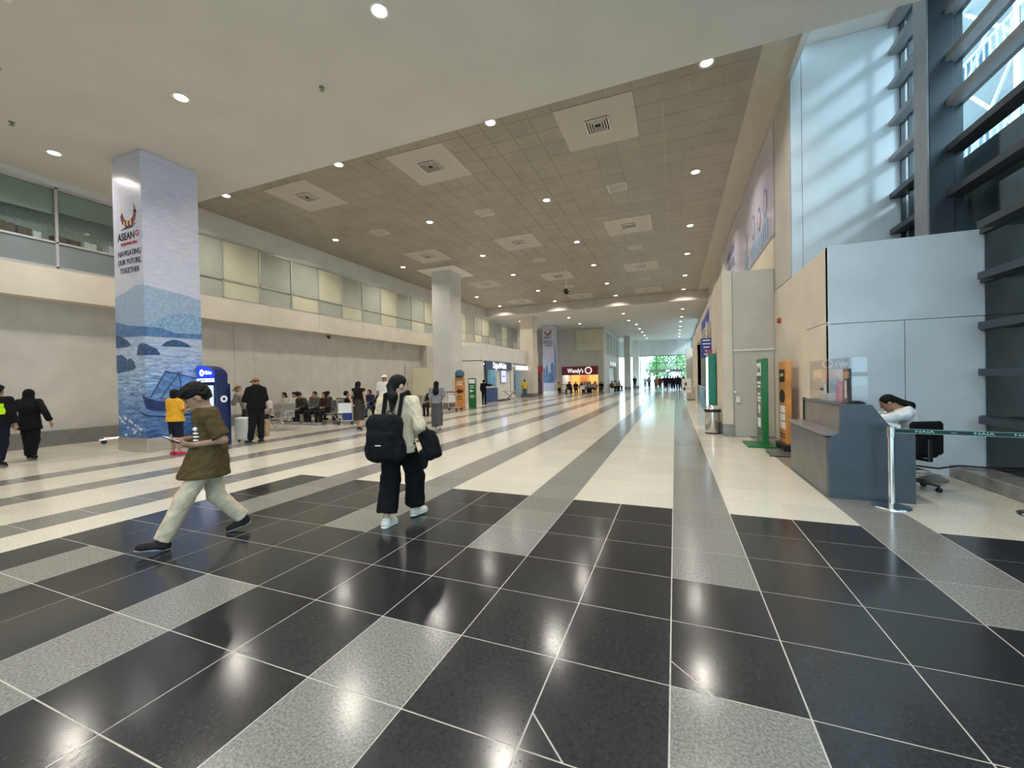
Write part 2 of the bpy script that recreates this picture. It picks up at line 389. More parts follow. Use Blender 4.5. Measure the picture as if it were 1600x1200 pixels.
for n, (p, q) in enumerate(grilles):
    t = thing('return_grille', 'flat white return air grille %s, %s from the soffit' % (place(p, q), ['nearest', 'nearest', 'nearest', 'middle', 'middle', 'farthest', 'farthest'][n]), 'air vent', (p, q, CZ), group='flat return grilles')
    f = MB(); a, b_ = .30, .27
    for (x0, x1, y0, y1) in ((-a, a, -a, -b_), (-a, a, b_, a), (-a, -b_, -b_, b_), (b_, a, -b_, b_)): f.box(x0, x1, y0, y1, -.015, .01)
    f.build('frame', 'white_metal', t)
    for k in range(3): MB().box(-.26, .26, -.2 + k * .16, -.09 + k * .16, -.008, .006).build('slat', 'ceil_plate', t)

# downlights: real recessed lamps
ring = MB().lathe([(.10, .0), (.15, -.001), (.15, -.012), (.135, -.016), (.105, -.006), (.10, 0)], n=24).mesh('trim_ring'); ring.materials.append(MATS['white_metal']); shade(ring)
lens = MB().lathe([(.0, -.008), (.11, -.008), (.11, -.002), (.0, -.002)], n=20).mesh('lens'); lens.materials.append(MATS['lamp_lens'])
LX = (-13.80, -8.94, -4.11, .69)
spots = [(x, 5.13, SZ) for x in LX] + [(x, .55, SZ) for x in LX] + [(x, -3.9, SZ) for x in LX]
spots += [(x, y, CZ) for y in (9.2, 13.93, 18.74, 22.95, 27.75, 32.1) for x in LX if not (abs(x + 12.3) < .8 and 20 < y < 21.6)]
spots += [(x, y, SZ) for y in (37.15, 41.8) for x in (-13.85, -9.03, -4.13, .7)] + [(x, y, SZ) for y in (45.4, 49.6, 53.5, 57.75, 62.0) for x in (-3.7, .66)]
lamp_data = {}
def rowname(y): return {5.13: 'plaster soffit row before the coffer', .55: 'soffit row above the camera', -3.9: 'soffit row behind', 9.2: 'row just inside the coffer edge'}.get(y)
cofrows = {13.93: 'second', 18.74: 'third', 22.95: 'fourth', 27.75: 'fifth', 32.1: 'last'}
for (x, y, z) in spots:
    if z == CZ and y != 9.2: lab = 'round recessed downlight in %s coffer row, %s' % (cofrows[y], place(x, y))
    elif rowname(y): lab = 'round recessed downlight in %s, %s' % (rowname(y), place(x, y))
    else: lab = 'small recessed downlight in far concourse ceiling, %s line, %s row' % (place(x, y), {37.15: 'first', 41.8: 'second', 45.4: 'third', 49.6: 'fourth', 53.5: 'fifth', 57.75: 'sixth', 62.0: 'last'}[y])
    t = thing('ceiling_downlight', lab, 'ceiling light', (x, y, z), group='recessed ceiling downlights')
    obj('trim_ring', ring, t); obj('lens', lens, t)
    far = y > 35; ld = lamp_data.get((z, far))
    if not ld:
        ld = bpy.data.lights.new('downlight', 'AREA'); ld.shape = 'DISK'; ld.size = .22; ld.energy = LAMP_W * (.42 if far else 1); ld.color = LAMP_C; ld.spread = math.radians(140); lamp_data[(z, far)] = ld
    lo = bpy.data.objects.new('lamp', ld); col.objects.link(lo); lo.parent = t; lo.location = (0, 0, -.02)
# hanging dome camera
t = thing('dome_camera', 'black dome security camera hanging from the coffer on a thin pole', 'security camera', (-5.36, 21.6, 6.15))
MB().tube((0, 0, .28), (0, 0, CZ - 6.15), .02).build('pole', 'white_metal', t)
MB().lathe([(.02, .30), (.12, .26), (.17, .18), (.17, .12), (.10, .12)], n=20).build('housing', 'black_plastic', t, True)
MB().lathe([(.0, -.02), (.06, -.01), (.105, .04), (.12, .12), (.0, .12)], n=20).build('dome', 'black', t, True)
for n, (x, y, z) in enumerate([(-11.0, 3.4, SZ), (-8.0, 2.6, SZ), (-6.2, 6.0, SZ), (-.55, 5.9, SZ), (-13.0, 4.2, SZ)]):
    t = thing('sprinkler_head', ['small dark sprinkler at left of the soffit', 'small dark sprinkler near the top of the soffit', 'tiny pale sprinkler on soffit middle', 'pale smoke detector on right part of soffit', 'tiny sprinkler above the blue column'][n], 'sprinkler', (x, y, z), group='soffit fittings')
    MB().lathe([(.05, 0), (.05, -.015), (.02, -.02), (.018, -.06), (.04, -.065), (.04, -.075), (0, -.075)], n=14).build('head', 'alu_dark', t, True)
t = thing('soffit_grille', 'slotted white air grille in top left corner of soffit', 'air vent', (-8.55, 2.62, SZ))
MB().box(-.45, .45, -.3, .3, -.012, .0).build('frame', 'white_metal', t)
for k in range(5): MB().box(-.38, .38, -.25 + k * .11, -.19 + k * .11, -.016, -.008).build('slat', 'alu_dark', t)

# ================================================================ LEFT SIDE : lobby wall, balcony fascia, mezzanine windows
wl = struct(MB().box(-16.5, -16.14, -6, 26, 0, SZ - .1).build('wall_left', 'grout'))
ys = [-6, -1.5, 3.2, 10.89, 11.71, 16.18, 20.65, 23.6]
for a, b_ in zip(ys[:-1], ys[1:]): MB().box(-16.15, -16.10, a + .006, b_ - .006, .42, 4.05).build('wall_panel', 'lobby_wall', wl)
for a, b_ in zip(ys[:-1], ys[1:]): MB().box(-16.15, -15.85, a + .003, b_ - .003, 0, .42).build('plinth_stone', 'baseboard', struct(bpy.data.objects.get('baseboard_left') or MB().box(-16.14, -15.87, -6, 23.6, 0, .40).build('baseboard_left', 'grout')))
fas = struct(MB().box(-16.12, -15.64, -6, 44, 4.0, 4.84).build('wall_balcony', 'beige_wall'))
fy = [-6, -2, 2.0, 7.5, 12.1, 14.6, 17.6, 19.9, 22.4, 24.3]
for a, b_ in zip(fy[:-1], fy[1:]): MB().box(-15.66, -15.60, a + .005, b_ - .005, 4.0, 4.83).build('fascia_panel', 'beige_wall', fas)
struct(MB().box(-16.0, -15.6, -6, 45, 7.06, CZ + .2).build('wall_upper_left', 'pale_wall'))
struct(MB().box(-16.4, -15.6, 23.6, 25.6, 0, 4.0).build('wall_return', 'lobby_wall'))
# mezzanine windows: every 1.47 m, tall upper light and low lower light
my = [5.81 + 1.4705 * k for k in range(-3, 25)]
wn = 0
for a, b_ in zip(my[:-1], my[1:]):
    if b_ > 42: break
    wn += 1
    dark = b_ < 9
    win = struct(MB().box(-15.68, -15.60, a - .03, a + .03, 4.85, 7.06).box(-15.68, -15.60, a, b_, 4.83, 4.90).box(-15.68, -15.60, a, b_, 5.53, 5.58).box(-15.68, -15.60, a, b_, 7.0, 7.07).build('window_%d' % wn, 'alu'))
    if dark:
        MB().box(-15.650, -15.640, a + .03, b_ - .03, 5.58, 7.0).build('pane', 'office_glass', win)
        MB().box(-15.72, -15.70, a + .03, b_ - .03, 6.33 if b_ < 6 else 6.42, 7.02).build('roller_blind', 'blind', win)
        MB().box(-15.650, -15.640, a + .03, b_ - .03, 4.9, 5.53).build('pane', 'spandrel', win)
    else:
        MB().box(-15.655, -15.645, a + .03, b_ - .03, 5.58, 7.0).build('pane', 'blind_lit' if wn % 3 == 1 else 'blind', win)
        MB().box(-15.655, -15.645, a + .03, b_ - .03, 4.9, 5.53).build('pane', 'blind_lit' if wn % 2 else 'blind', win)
# dim office behind the first windows
for nm, bb in (('wall_office_back', (-19.2, -19.1, 1.3, 8.8, 4.8, 7.1)), ('wall_office_left', (-19.1, -15.75, 1.2, 1.3, 4.8, 7.1)), ('wall_office_right', (-19.1, -15.75, 8.7, 8.8, 4.8, 7.1)), ('floor_office', (-19.1, -15.72, 1.3, 8.7, 4.8, 5.5)), ('ceiling_office', (-19.1, -15.7, 1.3, 8.7, 7.08, 7.12))): struct(MB().box(*bb).build(nm, 'dim_room'))
sill = [(4.95, .30, .38, 'brown_box', 'brown carton nearest the left edge on office sill'), (5.25, .28, .34, 'brown_box', 'brown carton second on office sill'), (5.48, .16, .30, 'white_box', 'white carton against window mullion on office sill'),
        (5.95, .26, .30, 'brown_box', 'brown carton just past the mullion on office sill'), (6.22, .26, .28, 'brown_box', 'brown carton next to white box on office sill'), (6.55, .30, .30, 'white_box', 'white square box in middle of office sill'), (7.1, .3, .34, 'paper', 'white printed carton beside blue column on office sill')]
for y, wd, h, mm, lb in sill:
    t = thing('carton', lb, 'box', (-15.92, y, 5.5), .2, 'cartons on the office sill'); MB().bbox(-.13, .13, -wd / 2, wd / 2, 0, h, .008).build('box_body', mm, t); MB().box(-.132, .132, -.02, .02, h - .02, h + .002).build('tape', 'tan_table', t)
t = thing('office_light', 'lit ceiling panel inside the dim mezzanine office', 'ceiling light', (-17.6, 7.3, 7.05))
MB().box(-.6, .6, -.3, .3, -.03, 0).build('housing', 'white_metal', t); MB().box(-.55, .55, -.25, .25, -.04, -.03).build('diffuser', 'white_lit', t)
for n, y in enumerate((15.4, 18.3, 19.6, 20.8)):
    t = thing('wall_spotlight', ['dark', 'first white', 'second white', 'last white'][n] + ' small fitting under balcony edge above waiting seats', 'light fitting', (-15.85, y, 4.0))
    MB().tube((0, 0, 0), (0, 0, -.08), .02).build('stem', 'alu_dark', t); MB().tube((0, -.06, -.1), (0, .06, -.16), .06, .07, 12).build('head', 'black' if n == 0 else 'white_metal', t)

# ================================================================ COLUMNS
def column(name, x0, x1, y0, y1, z1, m, base='steel'):
    c = struct(MB().bbox(x0, x1, y0, y1, .33, z1, .012).build(name, m))
    MB().bbox(x0 - .012, x1 + .012, y0 - .012, y1 + .012, 0, .335, .008).build('plinth', base, c); return c
c1 = column('column_1', -12.94, -11.735, 5.82, 7.08, SZ, 'seascape')
column('column_2', -12.94, -11.735, 20.22, 21.5, CZ, 'pale_wall', 'baseboard')
column('column_3', -12.94, -11.735, 34.6, 35.9, SZ, 'beige_wall', 'baseboard')
c4 = column('column_4', -12.94, -11.735, 41.4, 42.7, SZ, 'lilac_print', 'white_box')
column('column_5', -6.4, -5.6, 57.6, 58.4, SZ, 'gray_wall', 'baseboard')
column('column_6', -5.9, -5.0, 64.2, 65.0, SZ, 'pale_wall', 'baseboard')
def front(name, pts, m, d=.002, par=None, Y=5.82): MB().prism([(min(max(a, -12.938), -11.737), b) for a, b in pts], (0, Y + .001, 0), XP, ZP, -YP, d + .001).build(name, m, par or c1)
def side(name, pts, m, d=.002, par=None, Y=5.82): MB().prism([(min(max(a, Y + .002), Y + 1.258), b) for a, b in pts], (-11.735 - .001, 0, 0), YP, ZP, XP, d + .001).build(name, m, par or c1)
front('printed_mountain', [(-12.94, 2.8), (-12.94, 3.82), (-12.51, 3.90), (-12.05, 4.04), (-11.735, 4.03), (-11.735, 2.8)], 'hill_print_far')
side('printed_mountain', [(5.82, 2.8), (5.82, 4.03), (6.09, 3.99), (6.36, 3.96), (6.72, 3.92), (7.08, 3.86), (7.08, 2.8)], 'hill_print_far')
side('printed_mountain', [(5.82, 2.9), (5.90, 3.07), (6.21, 3.30), (6.49, 3.44), (6.8, 3.45), (7.08, 3.40), (7.08, 2.9)], 'hill_print_mid', .004)
front('printed_shore', [(-12.94, 2.82), (-12.94, 3.2), (-12.85, 3.19), (-12.42, 3.08), (-11.735, 3.02), (-11.735, 2.79)], 'shore_print', .006)
side('printed_shore', [(5.82, 2.79), (5.82, 3.02), (6.13, 3.02), (6.48, 2.92), (7.08, 2.95), (7.08, 2.81)], 'shore_print', .006)
front('printed_rock', [(-12.94, 2.55), (-12.94, 2.87), (-12.88, 2.86), (-12.65, 2.80), (-12.44, 2.71), (-12.31, 2.60), (-12.44, 2.56)], 'rock_print', .008)
front('printed_rock', [(-12.07, 2.34), (-12.02, 2.57), (-11.88, 2.63), (-11.735, 2.61), (-11.735, 2.33)], 'rock_print', .008)
side('printed_rock', [(5.82, 2.33), (5.82, 2.61), (5.95, 2.55), (6.05, 2.50), (6.13, 2.36)], 'rock_print', .008)
side('printed_rock', [(6.14, 2.57), (6.26, 2.69), (6.40, 2.75), (6.54, 2.74), (6.69, 2.69), (6.84, 2.59)], 'rock_print', .008)
front('printed_rock', [(-12.94, 1.93), (-12.94, 2.37), (-12.72, 2.38), (-12.52, 2.28), (-12.46, 2.12), (-12.47, 1.97), (-12.86, 1.93)], 'rock_print', .008)
front('printed_rock', [(-12.46, 2.25), (-12.32, 2.28), (-12.19, 2.18), (-12.15, 2.04), (-12.27, 1.98), (-12.44, 1.97)], 'rock_print', .009)
side('printed_sail', [(6.23, 1.96), (6.51, 1.89), (6.88, 1.79), (6.78, 1.54), (6.40, 1.41), (5.91, 1.45), (6.10, 1.68)], 'sail_print', .008)
for a, b_ in (((6.23, 1.97), (5.9, 1.32)), ((6.51, 1.90), (6.1, 1.28)), ((6.51, 1.92), (6.6, 1.2)), ((6.23, 1.96), (6.9, 1.78))): MB().tube((-11.728, a[0], a[1]), (-11.728, b_[0], b_[1]), .012, n=6).build('printed_mast', 'hull_print', c1)
front('printed_hull', [(-11.91, 1.41), (-11.735, 1.31), (-11.735, 1.04), (-11.77, 1.09)], 'hull_print', .008)
side('printed_hull', [(5.82, 1.31), (6.09, 1.21), (6.65, 1.18), (6.9, 1.3), (6.85, .98), (6.65, .94), (5.95, .99), (5.82, 1.05)], 'hull_print', .008)
front('printed_outrigger', [(-12.08, 1.01), (-11.83, .92), (-11.735, .895), (-11.735, .86), (-11.83, .88)], 'hull_print', .008)
side('printed_outrigger', [(5.82, .86), (5.82, .90), (6.20, .845), (6.9, .86), (6.9, .82), (6.20, .81)], 'hull_print', .008)
rs = random.Random(3)
for k in range(26):
    a, b_ = -12.9 + rs.random() * .95, .38 + rs.random() * .55; r = .012 + rs.random() * .03
    b_ = min(b_, .95 - (a + 12.9) * .45)
    front('printed_foam', [(a + r * 1.4 * math.cos(t * 1.05), b_ + r * math.sin(t * 1.05)) for t in range(6)], 'foam_print', .009)
def logo(par, Y, X, z, s):
    f = lambda name, pts, mm, d: MB().prism([(X + a * s, z + b * s) for a, b in pts], (0, Y + .001, 0), XP, ZP, -YP, d).build(name, mm, par)
    arc = lambda r0, r1, a0, a1, cx=0, cy=.62, n=10: [(cx + r0 * math.cos(math.radians(a0 + (a1 - a0) * k / n)), cy + r0 * math.sin(math.radians(a0 + (a1 - a0) * k / n))) for k in range(n + 1)] + [(cx + r1 * math.cos(math.radians(a1 + (a0 - a1) * k / n)), cy + .1 + r1 * math.sin(math.radians(a1 + (a0 - a1) * k / n))) for k in range(n + 1)]
    f('printed_crescent', arc(.48, .34, 180, 365), 'maroon_print', .004)
    f('printed_horn', [(.36, .62), (.30, 1.0), (.40, .85), (.50, .66)], 'maroon_print', .004)
    f('printed_horn', [(-.47, .62), (-.5, .8), (-.42, .95), (-.40, .9), (-.45, .78), (-.36, .6)], 'gold_print', .004)
    for a in (-.28, -.1, .1): f('printed_stripe', [(a, .22), (a + .07, .20), (a + .07, .36), (a, .42)], 'gold_print', .006)
    f('printed_wave', [(-.5, .1), (-.2, .17), (.2, .17), (.5, .28), (.2, .12), (-.2, .11)], 'dark_print', .006)
logo(c1, 5.82, -12.28, 5.36, .68)
text('printed_lettering', 'ASEAN', .25, (-12.39, 5.816, 5.25), XP, ZP, 'dark_print', c1, .002, .92, bold=.006)
e = MB().lathe([(.05, 0), (.075, 0), (.075, .004), (.05, .004)], n=16, ring=True).build('printed_emblem', 'red_print', c1); e.data.transform(Matrix.Translation((-11.93, 5.818, 5.28)) @ Matrix.Rotation(math.pi / 2, 4, 'X'))
text('printed_lettering', 'PHILIPPINES 2026', .095, (-12.28, 5.816, 5.07), XP, ZP, 'red_print', c1, .002, .95, bold=.002)
for k, s_ in enumerate(('NAVIGATING', 'OUR FUTURE,', 'TOGETHER')): text('printed_lettering', s_, .185, (-12.28, 5.816, 4.84 - k * .21), XP, ZP, 'dark_print', c1, .002, .84, bold=.0015)
logo(c4, 41.4, -12.35, 6.1, .8)
text('printed_lettering', 'ASEAN', .28, (-12.4, 41.39, 5.98), XP, ZP, 'dark_print', c4, .002, .9, bold=.006)
for k, s_ in enumerate(('NAVIGATING', 'OUR FUTURE,', 'TOGETHER')): text('printed_lettering', s_, .19, (-12.35, 41.39, 5.55 - k * .22), XP, ZP, 'dark_print', c4, .002, .85, bold=.004)
for a, b_, h in ((-12.9, .2, 2.9), (-12.65, .25, 3.1), (-12.38, .3, 2.4), (-12.1, .34, 3.4)):
    front('printed_tower', [(a, 1.2), (a, h - .3), (a + b_ / 2, h), (a + b_, h - .3), (a + b_, 1.2)], 'tower_print', .004, c4, 41.4)
for pts in ([(41.5, 1.3), (41.5, 5.0), (41.75, 5.6), (41.85, 4.4), (41.95, 1.3)], [(42.0, 1.3), (42.05, 4.2), (42.15, 6.3), (42.25, 4.2), (42.4, 1.3)]): side('printed_tower', pts, 'tower_print', .004, c4, 41.4)

# ================================================================ RIGHT SIDE
wr = struct(MB().box(2.36, 2.8, 10.35, 33.2, 0, CZ + .1).build('wall_right', 'gray_wall'))
for a, b_ in ((10.36, 11.7), (11.71, 24), (24.01, 33)): MB().box(2.335, 2.365, a, b_ - .008, 5.02 if a > 10.4 else 3.66, CZ - .06).build('wall_panel', 'gray_wall', wr)
MB().box(2.335, 2.365, 11.95, 33, 3.66, 5.0).build('wall_panel', 'beige_wall', wr)
lw = struct(MB().box(2.35, 2.5, 8.12, 11.95, 0, 3.60).box(2.35, 4.2, 8.12, 8.35, 0, 3.60).build('wall_low', 'grout'))
for a, b_, z0, z1 in ((8.1, 9.3, 0, 2.40), (8.1, 9.3, 2.41, 3.64), (9.31, 10.6, 0, 3.64), (10.61, 11.93, 0, 3.64)): MB().bbox(2.335, 2.40, a, b_, z0, z1, .006).build('wall_panel', 'beige_wall', lw)
for a, b_, z0, z1 in ((2.335, 4.22, 2.38, 3.64), (2.335, 3.30, 0, 2.37), (3.31, 4.22, 0, 2.37)): MB().bbox(a, b_, 8.09, 8.20, z0, z1, .006).build('wall_panel', 'daylit_bluegray_wall', lw)
wp = struct(MB().box(2.36, 4.4, 10.36, 10.6, 0, 8.5).build('wall_bay', 'grout'))
for a, b_ in ((2.36, 2.555), (2.565, 4.25)): MB().bbox(a, b_, 10.33, 10.40, 0, 8.45, .005).build('wall_panel', 'daylit_bluegray_wall', wp)
# block with service door
bl = struct(MB().box(1.42, 2.34, 11.95, 27, 2.95, 4.22).box(1.25, 2.34, 11.95, 15.2, 0, 4.2).box(1.25, 2.34, 26, 27, 0, 4.2).build('wall_block', 'gray_wall'))
MB().bbox(1.17, 1.40, 11.90, 15.3, .30, 4.28, .008).build('wall_panel', 'beige_wall', bl)
MB().bbox(1.19, 1.42, 15.3, 26.0, 3.4, 4.28, .006).build('wall_panel', 'beige_wall', bl)
MB().bbox(1.19, 1.42, 26.0, 27, 0, 4.28, .006).build('wall_panel', 'beige_wall', bl)
MB().bbox(1.15, 1.42, 11.88, 15.3, 0, .30, .006).build('plinth_stone', 'marble_ledge', bl)
MB().bbox(1.41, 2.33, 11.92, 12.0, 2.24, 4.24, .006).build('wall_panel', 'gray_wall', bl)
d = struct(MB().bbox(1.43, 2.32, 11.93, 11.99, .01, 2.20, .006).build('door_1', 'gray_wall'))
MB().bbox(1.46, 1.56, 11.87, 11.93, .88, 1.04, .006).build('lock_box', 'white_metal', d)
MB().tube((1.44, 11.90, 1.16), (1.44, 11.84, 1.16), .03).build('knob', 'steel', d)
MB().box(1.42, 2.33, 11.905, 11.93, 2.20, 2.24).build('door_head', 'white_metal', d)
t = thing('fire_alarm', 'small red round alarm bell on beige wall above orange sign', 'alarm', (2.33, 11.3, 2.85)); MB().tube((0, 0, 0), (-.06, 0, 0), .07, .06, 16).build('bell', 'red_wall', t); MB().tube((-.06, 0, 0), (-.075, 0, 0), .02).build('cap', 'white_metal', t)
# shop interior behind the opening in the block
struct(MB().box(2.2, 2.3, 15.3, 26, 0, 3.4).build('wall_shop', 'cyan_wall'))
t = thing('shop_glazing', 'bluish glass barrier panels along the shop opening at right', 'glass barrier', (1.24, 15.4, 0))
for k in range(8):
    MB().box(-.01, .01, k * 1.3 + .03, k * 1.3 + 1.27, .12, 1.05).build('pane', 'blue_glass', t); MB().box(-.025, .025, k * 1.3 - .02, k * 1.3 + .02, 0, 1.1).build('post', 'steel', t)
MB().box(-.03, .03, 0, 10.4, 1.05, 1.10).build('rail', 'steel', t)
for n, y in enumerate((17.2, 19.5)):
    t = thing('glowing_board', ['nearer', 'farther'][n] + ' glowing white board inside shop opening at right', 'sign', (1.9, y, 0)); MB().box(-.03, .03, -.7, .7, 1.2, 2.0).build('face', 'blue_white_lit', t); MB().box(-.02, .02, -.03, .03, 0, 1.2).build('post', 'steel', t)
# banner on the upper wall
t = thing('wall_banner', 'long lilac printed banner with drawn figures high on right wall', 'banner', (2.33, 11.75, 5.06))
MB().box(-.012, 0, 0, 11.2, 0, 2.72).build('sheet', 'lilac_print', t)
for k, (y, z, hh, s_) in enumerate(((1.0, 1.12, .30, 1), (1.85, .98, .30, .9), (2.75, 1.05, .30, 1), (4.1, .95, .30, .85))):
    rg = lambda r0, r1, n=18: [(y + r0 * math.cos(2 * math.pi * q / n), z + hh * (r0 / .24) * math.sin(2 * math.pi * q / n) * 1.15) for q in range(n)]
    MB().prism(rg(.27 * s_, 0), (-.011, 0, 0), YP, ZP, -XP, .004).build('printed_figure', 'ink_blue', t)
    MB().prism(rg(.20 * s_, 0), (-.012, 0, 0), YP, ZP, -XP, .006).build('printed_face', 'lilac_print', t)
    MB().prism([(y - .45, .04), (y - .38, z - .5), (y - .12, z - .32), (y + .12, z - .32), (y + .38, z - .5), (y + .45, .04)], (-.011, 0, 0), YP, ZP, -XP, .003).build('printed_figure', 'hill_print_far', t)
    for q in (-.3, 0, .3): MB().prism([(y + q - .02, .04), (y + q - .02, z - .5), (y + q + .02, z - .5), (y + q + .02, .04)], (-.011, 0, 0), YP, ZP, -XP, .006).build('printed_line', 'ink_blue', t)
for k, s_ in enumerate(('NAVIGATING', 'OUR FUTURE,', 'TOGETHER')): text('printed_lettering', s_, .55, (-.014, 8.2, 1.75 - k * .55), -YP, ZP, 'ink_blue', t, .002, .75, bold=.012)
# far right wall and pillars, end wall
struct(MB().box(2.36, 2.8, 33.2, 67, 0, 4.2).box(2.36, 2.8, 33.2, 44, 4.2, SZ + .1).build('wall_right_far', 'pale_wall'))
wq = struct(MB().box(2.4, 2.6, 44, 67, 4.2, 4.3).box(2.4, 2.6, 44, 67, 7.1, 7.25).build('window_70', 'steel_gray'))
for k in range(12): MB().box(2.4, 2.6, 44 + k * 2.09 - .05, 44 + k * 2.09 + .05, 4.3, 7.1).build('mullion', 'steel_gray', wq)
MB().box(2.5, 2.51, 44, 67, 4.3, 7.1).build('pane', 'clear_glass', wq)
struct(MB().box(-16.2, -15.64, 41.0, 46, 0, CZ).build('wall_left_far', 'pale_wall'))
struct(MB().box(1.25, 2.36, 27, 33, 0, 4.25).build('wall_block_far', 'beige_wall'))
struct(MB().bbox(1.35, 2.3, 56, 57, 0, 5.1, .02).build('column_7', 'beige_wall')); struct(MB().bbox(1.6, 2.36, 61, 62, 0, 5.2, .02).build('column_8', 'gray_wall'))
struct(MB().box(-16, 2.8, 67, 67.3, 4.95, SZ + .2).box(-16, -8.9, 67, 67.3, 0, 5).build('wall_end', 'pale_wall'))
gl = struct(MB().box(-8.9, 2.4, 67.02, 67.1, 4.85, 4.95).build('window_90', 'dark_steel'))
for x in (-8.9, -8.35, -5.0, -2.6, .35, 2.3): MB().box(x - .05, x + .05, 67.0, 67.12, 0, 4.9).build('mullion', 'dark_steel', gl)
for z in (3.75, 2.75): MB().box(-5.0, 2.3, 67.0, 67.1, z - .04, z + .04).build('transom', 'dark_steel', gl)
MB().box(-8.9, 2.4, 67.05, 67.06, 0, 4.9).build('pane', 'clear_glass', gl)
t = thing('door_portal', 'dark framed sliding entrance door portal at far end', 'door portal', (-1.3, 66.4, 0))
MB().box(-2.3, 2.4, -.3, .3, 2.35, 2.75).build('canopy', 'alu_dark', t)
for x in (-2.25, .35, 2.3): MB().box(x - .07, x + .07, -.25, .25, 0, 2.35).build('post', 'alu_dark', t)
MB().box(.1, .6, -.34, -.3, 2.45, 2.65).build('sign_light', 'white_lit', t)
struct(MB().box(-16.5, -4.5, -6.3, -6, 0, SZ).build('wall_back', 'lobby_wall'))
wb = struct(MB().box(-4.5, 4.4, -6.2, -6.05, 0, .1).box(-4.5, 4.4, -6.2, -6.05, 7.1, SZ).build('window_81', 'dark_steel'))  # unseen glass end wall, added to let in blue daylight
for k in range(6): MB().box(-4.5 + k * 1.74, -4.4 + k * 1.74, -6.2, -6.05, .1, 7.1).build('mullion', 'dark_steel', wb)
for z in (2.4, 4.7): MB().box(-4.5, 4.3, -6.2, -6.05, z, z + .1).build('transom', 'dark_steel', wb)
MB().box(-4.5, 4.3, -6.13, -6.12, .1, 7.1).build('pane', 'clear_glass', wb)

# ---- right glass facade
wf = struct(MB().box(4.16, 4.24, -6, 10.35, -.1, .05).build('window_80', 'dark_steel'))
TZ = [.88, 1.55, 2.2, 2.89, 3.6, 4.35, 5.05, 5.77, 6.47, 7.2, 7.86, 8.4]
for z in TZ:
    y1 = 10.33 if z > 3.64 else 7.73
    MB().box(4.0 if z > 3.64 else 3.95, 4.16, -6, y1, z - .05, z + .05).build('transom', 'steel_gray' if z > 5.2 else 'dark_steel', wf)
    MB().box(4.16, 4.24, -6, 10.33, z - .04, z + .04).build('transom', 'dark_steel', wf)
for y in (10.3, 10.02, 8.62, 6.4, 4.2, 2.0, -.2, -2.4, -4.6): MB().box(4.17 if y > 9.9 else 4.10, 4.24, y - (.02 if y > 9.9 else .035), y + (.02 if y > 9.9 else .035), 0 if y < 8 else 3.7, 8.45).build('mullion', 'dark_steel', wf)
zz = [.05] + TZ; yy = [-6, -4.6, -2.4, -.2, 2.0, 4.2, 6.4, 8.62, 10.3]
for z0, z1 in zip(zz[:-1], zz[1:]):
    for y0, y1 in zip(yy[:-1], yy[1:]):
        MB().box(4.195, 4.205, y0, y1, z0, z1).build('pane', 'clear_glass', wf)
# dark wrinkled sheeting fixed behind the lower panes
def sheet(y0, y1, z0, z1, sd):
    rr = random.Random(sd); ph = [(rr.uniform(1, 5), rr.uniform(1, 4), rr.uniform(0, 6)) for _ in range(5)]
    ny, nz = 40, 40; vs = []; fs = []
    for i in range(ny + 1):
        for j in range(nz + 1):
            y, z = y0 + (y1 - y0) * i / ny, z0 + (z1 - z0) * j / nz
            vs.append((4.40 + .05 * math.sin(math.pi * j / nz) * sum(math.sin(a * y * 1.6 + b * z * 1.3 + c) for a, b, c in ph) / 2.2, y, z))
    fs = [(i * (nz + 1) + j, (i + 1) * (nz + 1) + j, (i + 1) * (nz + 1) + j + 1, i * (nz + 1) + j + 1) for i in range(ny) for j in range(nz)]
    b = MB(); b._add(vs, fs); b._add([(4.55, y0, z0), (4.55, y1, z0), (4.55, y1, z1), (4.55, y0, z1)], [(0, 1, 2, 3)]); return b
tag(sheet(5.3, 10.3, 0, 5.02, 2).build('dark_sheeting', 'tarp', None, True), 'dark green wrinkled sheeting behind the lower window panes at right', 'sheeting')
sc_ = struct(MB().bbox(3.80, 4.10, 8.52, 8.9, 3.3, 8.45, .01).build('column_9', 'dark_steel')); MB().box(3.775, 3.80, 8.52, 8.9, 3.3, 8.44).build('pale_left_side', 'steel_gray', sc_)  # column's left side is overlaid in a paler steel colour
lg = struct(MB().bbox(3.80, 4.2, -6, 8.09, 0, .17, .01).build('trim_3', 'marble_ledge'))
# outside
struct(MB().box(-60, 60, -60, 140, -.4, -.16).build('ground_outside', 'pavement'))
def building(lab, x, ya, yb, floors, f0, d0=1.5, d1=8):
    t = thing('terminal_building', lab, 'building', (x, ya, 0)); L_ = yb - ya
    MB().box(d0, d1, 0, L_, 0, floors * 4.2).build('wall', 'building_gray' if d0 > 0 else 'building_white', t)
    bal = MB().box(0, .06, 0, .05, 0, .95).mesh('baluster'); bal.materials.append(MATS['building_white'])
    for f in range(floors):
        z = 4.2 * (f + 1)
        MB().box(-.6, d0 + .1, 0, L_, z - .35, z).build('slab', 'building_white', t)
        if f < f0: continue
        MB().box(-.55, -.45, 0, L_, z + .95, z + 1.05).build('rail', 'building_white', t)
        for k in range(int(L_ / .45)): o = obj('baluster', bal, t); o.location = (-.53, .2 + k * .45, z)
        for k in range(int(L_ / 5)):
            MB().tube((-.3, 5 * k + .4, z), (-.3, 5 * k + 4, z + 3.8), .09, n=6).tube((-.3, 5 * k + 4, z), (-.3, 5 * k + .4, z + 3.8), .09, n=6).build('brace', 'building_white', t)
            MB().box(1.42, 1.5, 5 * k + .8, 5 * k + 3.8, z + .9, z + 3.2).build('window', 'blue_glass', t)
    for k in range(int(L_ / 5) + 1): MB().box(-.5, -.1, 5 * k, 5 * k + .4, 0, floors * 4.2).build('pillar', 'building_white', t)
